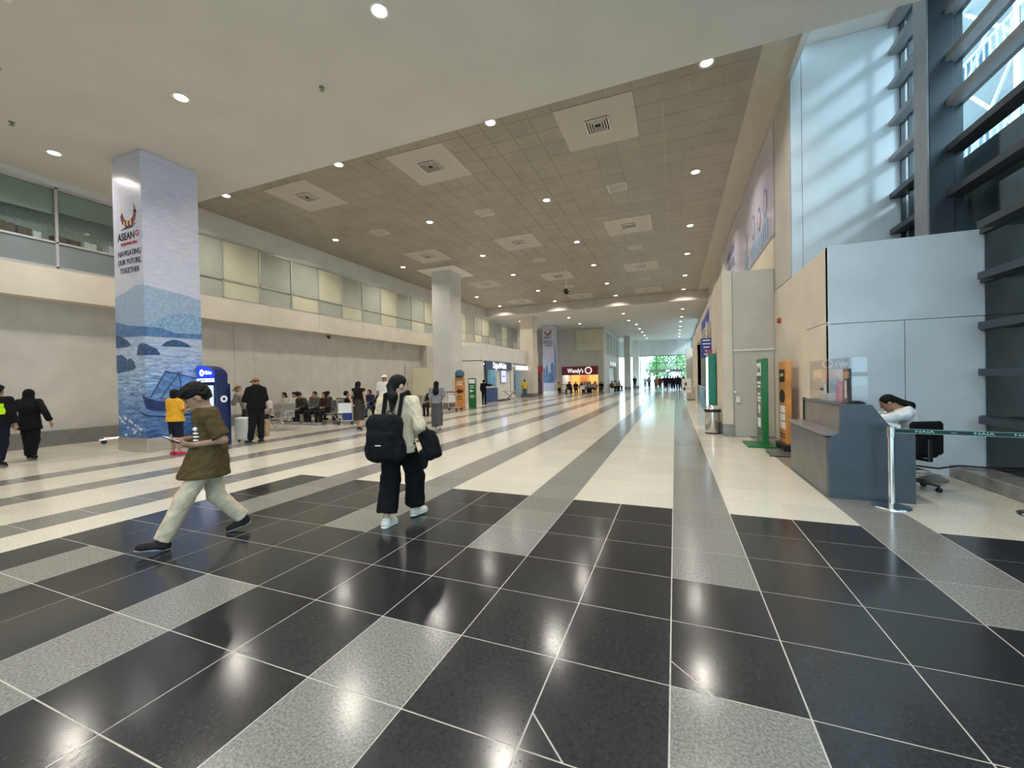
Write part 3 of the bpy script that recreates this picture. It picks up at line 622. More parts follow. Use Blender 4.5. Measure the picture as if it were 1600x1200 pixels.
building('pale multi storey car park with railings outside the right windows', 15, 5.5, 40, 6, 2)
building('pale unseen building added across the lane to block the sun', 15, -28, 2.1, 4, 9, -.1, .5)  # out-of-view slab added to keep sun off all but the bay panel
def tree(loc, h, r, mm, lab, sd):
    t = thing('tree', lab, 'tree', loc, group='trees outside the far doors'); rr = random.Random(sd)
    b = MB().tube((0, 0, 0), (.1, 0, h * .45), .18, .12)
    for k in range(6):
        a = k * 1.05; b.tube((.1, 0, h * .42), (r * .6 * math.cos(a), r * .6 * math.sin(a), h * .62 + .3 * (k % 3)), .07, .03, 6)
    b.build('trunk', 'bark', t)
    lf = MB()
    for k in range(1500):
        while True:
            q = Vector((rr.uniform(-1, 1), rr.uniform(-1, 1), rr.uniform(-1, 1)))
            if .3 < q.length < 1: break
        p = Vector((q.x * r, q.y * r, h * .62 + q.z * h * .38)); n = Vector((rr.gauss(0, 1), rr.gauss(0, 1), rr.gauss(0, 1))).normalized(); u = n.orthogonal(); v = n.cross(u); s_ = rr.uniform(.10, .2)
        lf._add([p - u * s_, p + v * s_ * .5, p + u * s_, p - v * s_ * .5], [(0, 1, 2, 3)])
    tag(lf.build('foliage', mm, t, fix=False), kind='stuff')
tree((-1.2, 76, -.2), 7.2, 2.6, 'leaf', 'leafy green tree just outside the far glass doors', 1)
tree((2.2, 80, -.2), 6.5, 2.4, 'leaf_pale', 'paler tree outside the far doors, right side', 2)
tree((-3.4, 92, -.2), 6.0, 2.4, 'leaf', 'distant tree outside the far doors, left side', 3)

# ================================================================ DESK AREA
t = thing('reception_desk', 'slate grey counter desk with raised front, beside the belt barrier', 'desk', (0, 0, 0))
prof = [(1.79, 0), (1.79, .76), (1.91, .83), (1.92, 1.165), (2.24, 1.165), (2.40, .93), (2.64, .83), (2.64, 0)]
MB().prism(prof, (0, 6.25, 0), XP, ZP, YP, .05).build('end_panel', 'slate', t)
MB().bbox(1.785, 1.83, 6.30, 8.04, 0, .76, .005).build('front_panel', 'laminate_dark', t)
MB().bbox(1.74, 2.02, 6.27, 8.06, .78, .825, .008).build('counter_ledge', 'laminate', t)
MB().bbox(1.97, 2.02, 6.30, 8.04, .82, 1.15, .005).build('upper_panel', 'laminate', t)
MB().bbox(1.95, 2.26, 6.30, 8.04, 1.15, 1.175, .004).build('top_board', 'slate', t)
MB().bbox(1.83, 2.64, 8.0, 8.04, 0, .80, .005).build('end_panel', 'slate', t)
MB().bbox(2.05, 2.64, 6.31, 8.0, .76, .80, .005).build('work_surface', 'laminate', t)
MB().bbox(1.955, 1.99, 7.98, 8.03, .82, 1.19, .003).build('edge_post', 'black', t)
t = thing('acrylic_shield', 'clear acrylic sneeze shield standing on the desk top', 'shield', (2.06, 7.3, 1.175))
MB().box(-.004, .004, -.86, .72, 0, .60).build('panel', 'acrylic', t); MB().box(-.004, .20, -.864, -.856, 0, .60).build('side_panel', 'acrylic', t)
for y in (-.7, .5): MB().box(-.03, .03, y - .02, y + .02, 0, .02).build('foot', 'acrylic', t)
t = thing('water_bottle', 'pink translucent water bottle on desk behind shield', 'bottle', (2.14, 6.98, 1.175)); MB().lathe([(.04, 0), (.045, .02), (.042, .20), (.03, .24), (.03, .25), (0, .25)], n=16).build('flask', 'pink_bottle', t, True); MB().lathe([(.033, .25), (.033, .29), (.02, .30), (0, .30)], n=16).build('cap', 'pink_bottle', t, True)
t = thing('desk_notice', 'dark framed notice with white strip standing on desk', 'sign', (2.16, 6.78, 1.175), .15); MB().bbox(-.008, .008, -.09, .09, 0, .46, .004).build('frame', 'slate', t); MB().box(-.011, -.007, .0, .05, .06, .30).build('printed_strip', 'paper', t)
for k in range(3): MB().box(-.011, -.007, -.06, .06, .34 + k * .03, .35 + k * .03).build('printed_line', 'white_print', t)
t = thing('paper_stack', 'white card and papers at the far end of the desk top', 'papers', (2.15, 7.7, 1.175)); MB().box(-.02, .0, -.12, .12, 0, .24).build('card', 'paper', t); MB().box(-.06, .08, -.5, -.2, 0, .1).build('box', 'paper', t); MB().box(-.022, -.019, -.08, .08, .14, .18).build('printed_line', 'dark_print', t)
t = thing('folded_cloth', 'dark folded cloth lying on desk under the shield', 'cloth', (2.17, 6.55, 1.175)); MB().lathe([(.10, 0), (.10, .015), (.06, .035), (0, .04)], n=12).build('cloth', 'black_fabric', t, True)
t = thing('desk_folder', 'white papers propped on slanting end of desk', 'papers', (2.42, 6.42, .80)); MB().prism([(-.05, .0), (-.16, .19), (-.15, .2), (.12, .13), (.12, .0)], (0, -.08, 0), XP, ZP, YP, .30).build('sheets', 'paper', t)

# stanchions with belt
def stanchion(x, y, lab):
    t = thing('belt_stanchion', lab, 'stanchion', (x, y, 0))
    MB().lathe([(.18, 0), (.18, .012), (.172, .022), (.06, .035), (.03, .05), (0, .05)], n=32).build('base', 'chrome', t, True)
    MB().tube((0, 0, .04), (0, 0, .82), .032, n=20).build('post', 'chrome', t, True)
    MB().tube((0, 0, .82), (0, 0, .94), .042, n=20).build('head', 'steel', t, True); return t
s1 = stanchion(2.32, 6.02, 'polished steel belt stanchion standing in front of the desk')
stanchion(3.62, 6.12, 'steel belt stanchion at the right end of the belt')
t = thing('barrier_belt', 'black retractable barrier belt printed with small white letters', 'belt', (2.32, 6.02, 0))
bd = Vector((1.30, .10, -.035)); bn = bd.normalized()
MB()._add([Vector((0, -.0, .87)), Vector((0, 0, .925)), Vector((0, 0, .925)) + bd, Vector((0, 0, .87)) + bd, Vector((0, .004, .87)), Vector((0, .004, .925)), Vector((0, .004, .925)) + bd, Vector((0, .004, .87)) + bd], [(0, 3, 2, 1), (4, 5, 6, 7), (0, 1, 5, 4), (1, 2, 6, 5), (2, 3, 7, 6), (3, 0, 4, 7)]).build('strap', 'belt', t)
for z in (.873, .921): MB().tube(Vector((0, -.002, z)), Vector((0, -.002, z)) + bd, .0022, n=4).build('edge_line', 'belt_print', t)
for k, (f_, s_) in enumerate(((.24, 'NAIA'), (.44, '~'), (.64, 'NAIA'), (.90, 'NAIA'))):
    text('printed_lettering', s_, .038, Vector((0, -.004, .897)) + bd * f_, bn, ZP, 'belt_print' if s_ != '~' else 'white_print', t, .0008, 2.0 if s_ != '~' else 2.4)

# office chair
def office_chair(loc, rz):
    t = thing('office_chair', 'black swivel stool chair with foot ring behind the desk', 'chair', loc, rz)
    for k in range(5):
        a = k * 2 * math.pi / 5 + .3; c_, s_ = math.cos(a), math.sin(a)
        lg = MB().tube((.03 * c_, .03 * s_, .13), (.29 * c_, .29 * s_, .08), .024, .018, 8).build('base_arm', 'black_plastic', t)
        MB().tube((.29 * c_, .29 * s_ - .02, .03), (.29 * c_, .29 * s_ + .02, .03), .03, n=12).tube((.29 * c_, .29 * s_, .04), (.29 * c_, .29 * s_, .09), .012).build('caster', 'black_plastic', lg)
    MB().tube((0, 0, .08), (0, 0, .45), .028, n=14).build('gas_column', 'black_plastic', t)
    r = MB(); n = 28
    for k in range(n): r.tube((.21 * math.cos(2 * math.pi * k / n), .21 * math.sin(2 * math.pi * k / n), .24), (.21 * math.cos(2 * math.pi * (k + 1) / n), .21 * math.sin(2 * math.pi * (k + 1) / n), .24), .011, n=6)
    for k in range(3): r.tube((0, 0, .24), (.21 * math.cos(k * 2.09), .21 * math.sin(k * 2.09), .24), .008, n=6)
    r.build('foot_ring', 'chrome', t)
    MB().bbox(-.23, .23, -.20, .23, .44, .52, .03).build('seat', 'black_fabric', t)
    MB().bbox(-.215, .215, -.285, -.215, .49, .93, .034).build('backrest', 'black_fabric', t)
    MB().bbox(-.03, .03, -.31, -.28, .42, .70, .008).bbox(-.03, .03, -.31, -.05, .41, .44, .008).build('back_bracket', 'black_plastic', t)
office_chair((2.93, 7.12, 0), .36)
t = thing('floor_cloth', 'grey cloth bundle and cables on floor behind the chair', 'cloth', (3.45, 7.7, 0)); MB().lathe([(.15, 0), (.16, .03), (.10, .06), (.07, .09), (0, .10)], n=9).build('bundle', 'laminate', t, True); MB().path([(-.5, .2, .3), (-.3, .1, .2), (.1, .1, .16), (.4, .25, .19), (.9, .1, .19)], .012).build('cable', 'black', t)

# ================================================================ SIGNS ON THE RIGHT
t = thing('green_sign_stand', 'tall green totem sign with white square logo by the service door', 'sign', (1.80, 10.2, 0))
MB().bbox(-.05, .07, 0, .62, .02, 1.93, .01).build('body', 'green_sign', t); MB().bbox(-.34, .2, -.08, .7, 0, .045, .006).build('foot_plate', 'green_sign', t)
MB().box(-.054, -.048, .02, .60, .06, 1.55).build('printed_face', 'green_print', t)
MB().bbox(-.058, -.05, .08, .54, 1.56, 1.84, .003).build('logo_plate', 'white_print', t)
text('logo_lettering', 'Grab', .20, (-.060, .31, 1.70), -YP, ZP, 'green_sign', t, .002, .85, bold=.004)
for k, (a, b_, z) in enumerate(((.12, .5, 1.38), (.16, .46, 1.30), (.2, .44, 1.13), (.12, .5, 1.05), (.15, .45, .98))): MB().box(-.058, -.05, a, b_, z, z + .05).build('printed_line', 'white_print', t)
MB().prism([(-.06, .0), (-.06, .1), (-.14, .1), (0, .22), (.14, .1), (.06, .1), (.06, 0)], (-.05, .31, .72), YP, ZP, -XP, .008).build('printed_arrow', 'white_print', t)
MB().box(-.058, -.05, .16, .46, .42, .62).build('printed_square', 'white_print', t)
t = thing('orange_sign_stand', 'tall orange totem sign with white icon squares next to desk', 'sign', (2.16, 9.78, 0))
MB().bbox(-.06, .04, 0, .62, .14, 1.85, .01).build('body', 'orange_sign', t); MB().bbox(-.12, .1, -.06, .66, 0, .14, .01).build('base', 'black_plastic', t)
MB().box(-.066, -.058, .1, .52, 1.42, 1.68).build('printed_logo', 'black', t)
text('logo_lettering', 'JoyRide', .10, (-.068, .31, 1.57), -YP, ZP, 'gold_print', t, .002, .9)
MB().prism([(.31 + .22 * math.cos(a * .52), 1.12 + .14 * math.sin(a * .52)) for a in range(12)], (-.058, 0, 0), YP, ZP, -XP, .008).build('printed_helmet', 'black', t)
for a in range(2):
    for b_ in range(3): MB().bbox(-.068, -.058, .1 + a * .23, .28 + a * .23, .44 + b_ * .17, .58 + b_ * .17, .003).build('printed_square', 'white_print', t)
for k in range(2): MB().box(-.066, -.058, .1, .5, .26 + k * .06, .28 + k * .06).build('printed_line', 'black', t)
t = thing('floor_mat', 'dark grey mat on floor in front of the signs', 'mat', (1.95, 9.5, 0)); MB().bbox(-.25, .3, -.35, .2, 0, .012, .004).build('pad', 'laminate_dark', t); MB().bbox(-.27, .32, -.37, -.35, 0, .016, .003).build('border', 'black', t)
t = thing('litter_bin', 'round brushed steel litter bin with black rim by the pillar', 'litter bin', (.95, 12.45, 0))
MB().lathe([(.185, .02), (.19, .03), (.19, .60), (0, .60)], n=32).build('body', 'steel', t, True); MB().lathe([(.19, 0), (.195, .03), (.0, .03)], n=32).build('base_ring', 'black_plastic', t, True)
MB().lathe([(.205, .59), (.21, .61), (.21, .655), (.195, .67), (0, .67)], n=32).build('rim', 'black_plastic', t, True); MB().lathe([(.19, .665), (.17, .72), (.11, .76), (0, .775)], n=32).build('lid', 'chrome', t, True); MB().box(-.192, -.186, -.04, .04, .5, .53).build('label_plate', 'paper', t)
t = thing('light_box', 'green sided advertising light box standing behind the bin', 'light box', (1.02, 13.6, 0)); MB().bbox(-.08, .13, 0, .9, 0, 2.25, .008).build('cabinet', 'teal_frame', t); MB().box(-.086, -.078, .04, .86, .12, 2.15).build('lit_face', 'blue_white_lit', t); MB().box(-.1, .04, .0, .3, 2.25, 2.36).build('top_sign', 'red_wall', t)
t = thing('hanging_sign', 'dark blue hanging directional sign with white lines', 'sign', (1.06, 16, 2.24)); MB().bbox(-.17, .17, -.03, .03, 0, .68, .005).build('board', 'blue_sign', t)
for k, (wd, s_) in enumerate(((.24, 0), (.26, 0), (.2, 0), (.1, 0), (.18, 0))): MB().box(-wd / 2, wd / 2, -.034, -.028, .58 - k * .12, .62 - k * .12).build('printed_line', 'white_print', t)
MB().box(-.01, .01, -.01, .01, .68, 1.3).build('hanger', 'steel', t)
t = thing('wall_sign', 'slanted blue letters signboard above the shop opening', 'sign', (1.19, 17.4, 3.44)); MB().box(-.03, 0, -1.6, 3.2, 0, .62).build('board', 'lilac_print', t)
for k in range(7): MB().box(-.04, -.03, -1.3 + k * .6, -.9 + k * .6, .12, .5).build('letter', 'blue_sign', t)
t = thing('stand_notice', 'white notice board on thin pole stand in the aisle', 'sign', (.69, 28.3, 0)); MB().lathe([(.2, 0), (.2, .02), (0, .03)], n=20).build('base', 'steel', t); MB().tube((0, 0, 0), (0, 0, 1.0), .02).build('pole', 'steel', t); MB().bbox(-.28, .28, -.02, .02, .55, 1.45, .006).build('board', 'paper', t)
MB().box(-.1, .02, -.026, -.018, 1.0, 1.2).build('printed_picture', 'dark_print', t); MB().box(-.18, -.06, -.026, -.018, .7, .9).build('printed_picture', 'dark_print', t); MB().box(0, .2, -.026, -.018, .8, .83).build('printed_line', 'dark_print', t)
t = thing('planter_box', 'low olive box standing beside the notice board', 'box', (1.0, 30.0, 0)); MB().bbox(-.22, .22, -.25, .25, .05, .85, .01).build('body', 'tan_table', t); MB().bbox(-.24, .24, -.27, .27, 0, .05, .01).build('foot', 'black', t)

# ================================================================ KIOSK, CARTS, SEATS
t = thing('charging_kiosk', 'dark blue charging kiosk with lit logo beside printed column', 'kiosk', (-11.69, 6.85, 0))
MB().bbox(0, .74, .06, .44, 0, 1.62, .015).build('cabinet', 'kiosk_blue', t)
top = [(0, 1.62), (0, 2.10), (.22, 2.10), (.42, 2.07), (.60, 1.99), (.72, 1.88), (.72, 1.62)]
MB().prism(top, (0, .06, 0), XP, ZP, YP, .32).build('header_box', 'kiosk_blue', t)
MB().prism([(a * .97 + .01, 1.70 + (b - 1.62) * .82) for a, b in top], (0, .062, 0), XP, ZP, -YP, .008).build('lit_header', 'kiosk_blue_lit', t)
MB().box(.02, .70, .045, .06, 1.67, 1.76).build('lit_strip', 'blue_white_lit', t); text('lettering', 'CHARGING STATION', .065, (.36, .043, 1.715), XP, ZP, 'kiosk_blue', t, .001, .9, bold=.002)
MB().lathe([(.035, 0), (.085, 0), (.085, .006), (.035, .006)], n=20, ring=True).build('logo_ring', 'white_lit', t).data.transform(Matrix.Translation((.22, .05, 1.91)) @ Matrix.Rotation(math.pi / 2, 4, 'X'))
text('lettering', 'Globe', .13, (.47, .05, 1.91), XP, ZP, 'white_lit', t, .002, .85, bold=.003)
MB().bbox(.03, .66, .045, .06, 1.02, 1.58, .004).build('screen', 'screen_pale', t)
MB().lathe([(.04, 0), (.09, 0), (.09, .006), (.04, .006)], n=20, ring=True).build('logo_ring', 'white_print', t).data.transform(Matrix.Translation((.738, .26, 1.22)) @ Matrix.Rotation(math.pi / 2, 4, 'Y'))
def cart(lab, loc, rz, load=None, grp='baggage carts'):
    t = thing('baggage_cart', lab, 'baggage cart', loc, rz, grp)
    MB().path([(-.26, -.35, .16), (-.26, .45, .14), (.26, .45, .14), (.26, -.35, .16), (-.26, -.35, .16)], .018).path([(-.15, -.35, .16), (-.15, .45, .14)], .012).path([(.15, -.35, .16), (.15, .45, .14)], .012).path([(0, -.35, .16), (0, .45, .14)], .012).build('deck', 'steel', t)
    MB().path([(-.26, -.35, .16), (-.27, -.47, .98)], .018).path([(.26, -.35, .16), (.27, -.47, .98)], .018).build('uprights', 'steel', t)
    MB().tube((-.30, -.50, 1.0), (.30, -.50, 1.0), .024).build('handle', 'black_plastic', t)
    MB().bbox(-.24, .24, -.44, -.42, .45, .82, .004).build('advert_panel', 'paper', t)
    MB().path([(-.25, -.44, .90), (-.25, -.25, .82), (.25, -.25, .82), (.25, -.44, .90)], .01).build('basket', 'steel', t)
    for x, y in ((-.24, -.35), (.24, -.35), (0, .4)): MB().tube((x - .02, y, .065), (x + .02, y, .065), .065, n=16).tube((x, y, .06), (x, y, .15), .014).build('wheel', 'black_plastic', t)
    return t
cart('baggage cart half hidden behind left edge of blue column', (-14.62, 6.68, 0), 2.6)
cart('empty baggage cart with pale panel beside the orange sign', (-10.95, 19.35, 0), math.pi - .15 + math.pi)
cart('baggage cart loaded with blue suitcase at the waiting seats', (-11.75, 12.3, 0), .5)
cart('baggage cart parked left before the burger restaurant', (-11.1, 43.2, 0), .1); cart('baggage cart parked right before the burger restaurant', (-9.2, 43.2, 0), .3)
t = thing('suitcase', 'blue suitcase lying on the loaded baggage cart', 'suitcase', (-11.74, 12.40, .17), .5); MB().bbox(-.24, .24, -.3, .3, 0, .55, .05).build('shell', 'blue_case', t); MB().bbox(-.08, .08, -.02, .02, .55, .6, .008).build('handle', 'black', t); MB().box(-.245, .245, -.006, .006, .03, .52).build('zip', 'black', t)
t = thing('luggage_bag', 'black travel bag on top of the blue suitcase', 'bag', (-11.74, 12.42, .72), .5); MB().bbox(-.2, .2, -.22, .22, 0, .32, .08).build('body', 'black_fabric', t); MB().path([(-.1, 0, .3), (-.06, 0, .4), (.06, 0, .4), (.1, 0, .3)], .014).build('handle', 'black', t)
t = thing('white_suitcase', 'cream hard suitcase on floor near the kiosk', 'suitcase', (-11.15, 7.75, 0), .2); MB().bbox(-.2, .2, -.13, .13, .06, .68, .04).build('shell', 'white_box', t); MB().box(-.205, .205, -.004, .004, .1, .64).build('zip', 'alu_dark', t)
for x in (-.15, .15): MB().tube((x - .012, 0, .03), (x + .012, 0, .03), .03).build('wheel', 'black', t)
t = thing('paper_bag', 'brown paper carrier bag on the floor by the man at the kiosk', 'bag', (-11.75, 8.75, 0), .3); MB().prism([(-.17, 0), (-.19, .5), (.19, .5), (.17, 0)], (0, -.09, 0), XP, ZP, YP, .18).build('body', 'cardboard', t); MB().path([(-.08, -.09, .5), (-.05, -.09, .6), (.05, -.09, .6), (.08, -.09, .5)], .006).build('handle', 'cardboard', t)

def seat_row(loc, rz, n, lab):
    t = thing('bench_seating', lab, 'bench seats', loc, rz, 'steel waiting seats'); W = .58; L_ = n * W
    MB().bbox(-L_ / 2, L_ / 2, -.04, .04, .34, .41, .008).build('beam', 'steel', t)
    for k in range(n):
        x = -L_ / 2 + W * (k + .5)
        vs = []; prf = [(.26, .42), (.23, .445), (.0, .42), (-.16, .425), (-.22, .48), (-.30, .72), (-.34, .90)]
        b = MB(); b.prism([(y, z) for y, z in prf] + [(y - .012, z - .018) for y, z in prf[::-1]], (x - W / 2 + .03, 0, 0), YP, ZP, XP, W - .06); b.build('seat_shell', 'seat_steel', t)
    for k in range(n + 1):
        x = -L_ / 2 + W * k
        MB().path([(x, -.22, .42), (x, -.2, .66), (x, .22, .66), (x, .25, .42)], .014).build('armrest', 'chrome', t)
    for x in (-L_ / 2 + .35, L_ / 2 - .35):
        MB().path([(x, 0, .36), (x, .12, .2), (x, .33, .03)], .02).path([(x, 0, .36), (x, -.12, .2), (x, -.33, .03)], .02).build('leg', 'chrome', t)
    return t
seat_row((-13.75, 12.15, 0), math.pi, 6, 'steel waiting bench facing the camera full of seated travellers')
seat_row((-13.75, 12.95, 0), 0, 6, 'steel waiting bench backing onto the crowded front bench')
seat_row((-12.75, 9.95, 0), math.pi + .25, 2, 'short steel bench behind the man in black hoodie')
seat_row((-11.45, 16.6, 0), math.pi, 4, 'empty steel bench in front of cream partition')
seat_row((-12.9, 15.3, 0), math.pi, 3, 'steel bench farther back beyond the man in white shirt')
t = thing('partition_board', 'plain cream partition panel behind the empty bench', 'partition', (-15.1, 22.6, 0)); MB().bbox(-1.0, 1.7, -.04, .04, .05, 2.5, .01).build('board', 'cream_panel', t); MB().box(-1.0, 1.7, -.045, -.04, 2.44, 2.5).build('top_edge', 'white_metal', t)
for x in (-.8, 1.5): MB().box(x - .04, x + .04, -.25, .25, 0, .06).build('foot', 'alu_dark', t)
t = thing('flag_pole', 'thin upright pole with drooping cloth by back wall', 'flag pole', (-15.6, 21.0, 0)); MB().tube((0, 0, 0), (.12, 0, 2.6), .025).build('pole', 'alu_dark', t); MB().lathe([(.18, 0), (.16, .05), (0, .06)], n=16).build('base', 'alu_dark', t)
# standing signs by column 2
t = thing('orange_totem', 'orange totem sign topped with a blue helmet by pale column', 'sign', (-11.1, 20.0, 0), .25); MB().bbox(-.28, .28, -.08, .08, 0, 1.75, .01).build('body', 'orange_sign', t)
MB().prism([(-.2, 1.0), (0, 1.16), (0, 1.08), (.2, 1.08), (.2, .92), (0, .92), (0, .84)], (0, -.08, 0), XP, ZP, -YP, .006).build('printed_arrow', 'black', t)
for z in (1.55, 1.45, 1.35, .7, .55): MB().box(-.15, .15, -.086, -.08, z, z + .04).build('printed_line', 'black' if z < 1 else 'white_print', t)
MB().lathe([(.20, 1.74), (.24, 1.80), (.27, 1.92), (.25, 2.06), (.17, 2.17), (0, 2.22)], n=20).build('helmet', 'helmet_blue', t, True); MB().box(-.2, .2, -.29, -.2, 1.78, 1.84).build('visor', 'black_plastic', t)
t = thing('green_totem', 'dark green totem sign with arrow right of the orange totem', 'sign', (-10.95, 21.2, 0), .25); MB().bbox(-.22, .22, -.08, .08, 0, 1.72, .01).build('body', 'green_sign', t); MB().box(-.18, .18, -.086, -.08, 1.42, 1.66).build('logo_plate', 'white_print', t); MB().prism([(-.12, .9), (-.12, 1.06), (.12, .98)], (0, -.08, 0), XP, ZP, -YP, .006).build('printed_arrow', 'white_print', t)
for z in (1.25, 1.15, .7, .6): MB().box(-.12, .12, -.086, -.08, z, z + .04).build('printed_line', 'white_print', t)

# ================================================================ SHOPS ON THE LEFT
sb = struct(MB().box(-15.6, -12.4, 25.5, 38.0, 2.95, 4.1).box(-15.6, -12.42, 25.5, 25.8, 0, 3).box(-13.4, -12.42, 30.9, 31.5, 0, 3).box(-15.6, -12.42, 37.4, 38.0, 0, 3).box(-15.6, -15.2, 25.5, 38, 0, 3).build('wall_shops', 'plaster_white'))
for a, b_ in ((25.5, 31.2), (31.21, 38.0)): MB().bbox(-12.42, -12.36, a, b_, 2.95, 4.15, .006).build('wall_panel', 'plaster_white', sb)
t = thing('shop_sign', 'navy shop fascia with white lettering above money counter', 'sign', (-12.35, 25.9, 2.35)); MB().bbox(-.04, .06, 0, 4.9, 0, .62, .008).build('board', 'navy_sign', t); text('lettering', 'DigitalWallet', .62, (.066, 2.5, .30), YP, ZP, 'sign_white', t, .01, .78, bold=.006)
t = thing('counter', 'navy fronted service counter under the navy shop sign', 'counter', (-12.42, 25.9, 0)); MB().bbox(-.5, 0, 0, 2.3, 0, 1.05, .01).build('front', 'navy', t); MB().bbox(-.55, .04, -.03, 2.33, 1.05, 1.10, .008).build('top', 'white_box', t)
t = thing('shop_partition', 'white shop panel wall beside the navy counter', 'partition', (-12.5, 28.2, 0)); MB().bbox(-.05, .05, .02, 2.65, .1, 2.32, .006).build('panel', 'plaster_white', t); MB().box(-.06, .06, 0, 2.7, 0, .1).build('skirting', 'black', t); MB().box(-.06, .06, 2.62, 2.7, .1, 2.32).build('post', 'alu_dark', t)
t = thing('wall_screen', 'upright lilac lit screen on white shop panel', 'screen', (-12.43, 28.75, 1.35)); MB().bbox(0, .06, 0, 1.05, 0, 1.02, .01).build('bezel', 'alu_dark', t); MB().box(.058, .066, .06, .99, .06, .96).build('display', 'screen_lilac', t); MB().box(.066, .07, .3, .75, .48, .56).build('printed_line', 'dark_print', t)
struct(MB().box(-15.2, -15.1, 25.8, 37.4, 0, 3).build('wall_shop_back', 'plaster_white')); struct(MB().box(-14.9, -14.85, 31.6, 37.3, .1, 2.9).build('wall_shop_display', 'cyan_wall'))
t = thing('display_cabinet', 'tall glazed shop display cabinet with pale blue shelves', 'cabinet', (-13.6, 33.5, 0)); MB().bbox(-.25, .25, -.9, .9, 0, .3, .01).build('base', 'white_box', t); MB().box(-.24, .24, -.88, .88, .3, 2.1).build('glass_case', 'blue_glass', t)
for z in (.7, 1.1, 1.5, 1.9): MB().box(-.22, .22, -.86, .86, z, z + .03).build('shelf', 'white_box', t)
t = thing('shop_light', 'bright cyan white ceiling panel inside the second shop', 'ceiling light', (-13.8, 34.3, 2.9)); MB().box(-.8, .8, -2.2, 2.2, -.04, 0).build('housing', 'white_metal', t); MB().box(-.7, .7, -2.1, 2.1, -.05, -.04).build('diffuser', 'blue_white_lit', t)
t = thing('counter_light', 'lit ceiling panel over the navy counter', 'ceiling light', (-13.6, 28.2, 2.9)); MB().box(-.7, .7, -2, 2, -.04, 0).build('housing', 'white_metal', t); MB().box(-.6, .6, -1.9, 1.9, -.05, -.04).build('diffuser', 'white_lit', t)
t = thing('second_shop_sign', 'glowing white and lime fascia of second shop', 'sign', (-12.35, 31.6, 2.35)); MB().bbox(-.04, .06, 0, 5.6, 0, .5, .008).build('board', 'white_box', t)
for k in range(9): MB().box(.06, .075, .2 + k * .32, .42 + k * .32, .1, .42 - .06 * (k % 2)).build('letter', 'white_lit', t)
MB().box(.06, .07, 3.3, 5.3, .1, .38).build('lime_panel', 'lime_lit', t)
t = thing('shop_glass_door', 'clear glass door standing open at the second shop', 'glass door', (-12.3, 36.6, 0)); MB().box(0, .8, -.01, .01, .05, 2.2).build('pane', 'blue_glass', t); MB().box(.76, .8, -.03, .03, 0, 2.25).build('stile', 'alu', t); MB().bbox(.1, .5, -.03, .0, 1.3, 1.7, .01).build('blue_plate', 'navy', t)
t = thing('folding_table', 'small folding table with crossed legs by the shop front', 'table', (-11.6, 28.6, 0), .5); MB().bbox(-.55, .55, -.3, .3, .72, .76, .008).build('table_top', 'tan_table', t)
for s_ in (-1, 1): MB().tube((-.4 * s_, -.2, 0), (.4 * s_, -.2, .72), .022).build('leg', 'alu_dark', t); MB().tube((-.4 * s_, .2, 0), (.4 * s_, .2, .72), .022).build('leg', 'alu_dark', t)
# restaurant block
rb = struct(MB().box(-15.6, -7.3, 46, 59.5, 3.0, SZ).box(-7.95, -7.3, 46, 50, 0, 3).box(-15.6, -12.05, 46, 50, 0, 3).box(-7.8, -7.3, 57, 59.5, 0, 3.0).build('wall_restaurant', 'gray_wall'))
struct(MB().box(-12.1, -7.9, 50, 50.2, 0, 3).build('wall_menu', 'menu_wall')); struct(MB().box(-15.6, -13.0, 45.2, 46, 0, 3.1).build('wall_restaurant_left', 'red_wall'))
t = thing('restaurant_sign', 'maroon restaurant fascia with glowing white lettering', 'sign', (-12.1, 45.9, 2.0)); MB().bbox(0, 4.15, -.1, .1, 0, .98, .01).build('board', 'maroon_sign', t)
text('lettering', "Wendy's", .70, (1.62, -.11, .47), XP, ZP, 'sign_white', t, .02, .74, bold=.006)
MB().lathe([(.30, 0), (.40, 0), (.40, .03), (.30, .03)], n=24, ring=True).build('emblem_ring', 'sign_white', t).data.transform(Matrix.Translation((3.1, -.12, .5)) @ Matrix.Rotation(math.pi / 2, 4, 'X'))
MB().lathe([(0, 0), (.29, 0), (.29, .02), (0, .02)], n=24).build('emblem_disc', 'red_print', t).data.transform(Matrix.Translation((3.1, -.11, .5)) @ Matrix.Rotation(math.pi / 2, 4, 'X'))
t = thing('menu_board', 'orange menu board on back wall of restaurant', 'menu board', (-10.9, 49.9, 1.1)); MB().bbox(0, 1.1, -.03, .03, 0, 1.0, .01).build('panel', 'orange_sign', t)
for k in range(4): MB().box(.15, .95, -.04, -.03, .2 + k * .18, .26 + k * .18).build('printed_line', 'maroon_print', t)
for n, x in enumerate((-11.2, -9.0)):
    t = thing('restaurant_light', ['left', 'right'][n] + ' warm ceiling light panel inside restaurant', 'ceiling light', (x, 48, 2.98)); MB().box(-.8, .8, -.8, .8, -.04, 0).build('housing', 'white_metal', t); MB().box(-.7, .7, -.7, .7, -.06, -.04).build('diffuser', 'lens_blue', t)
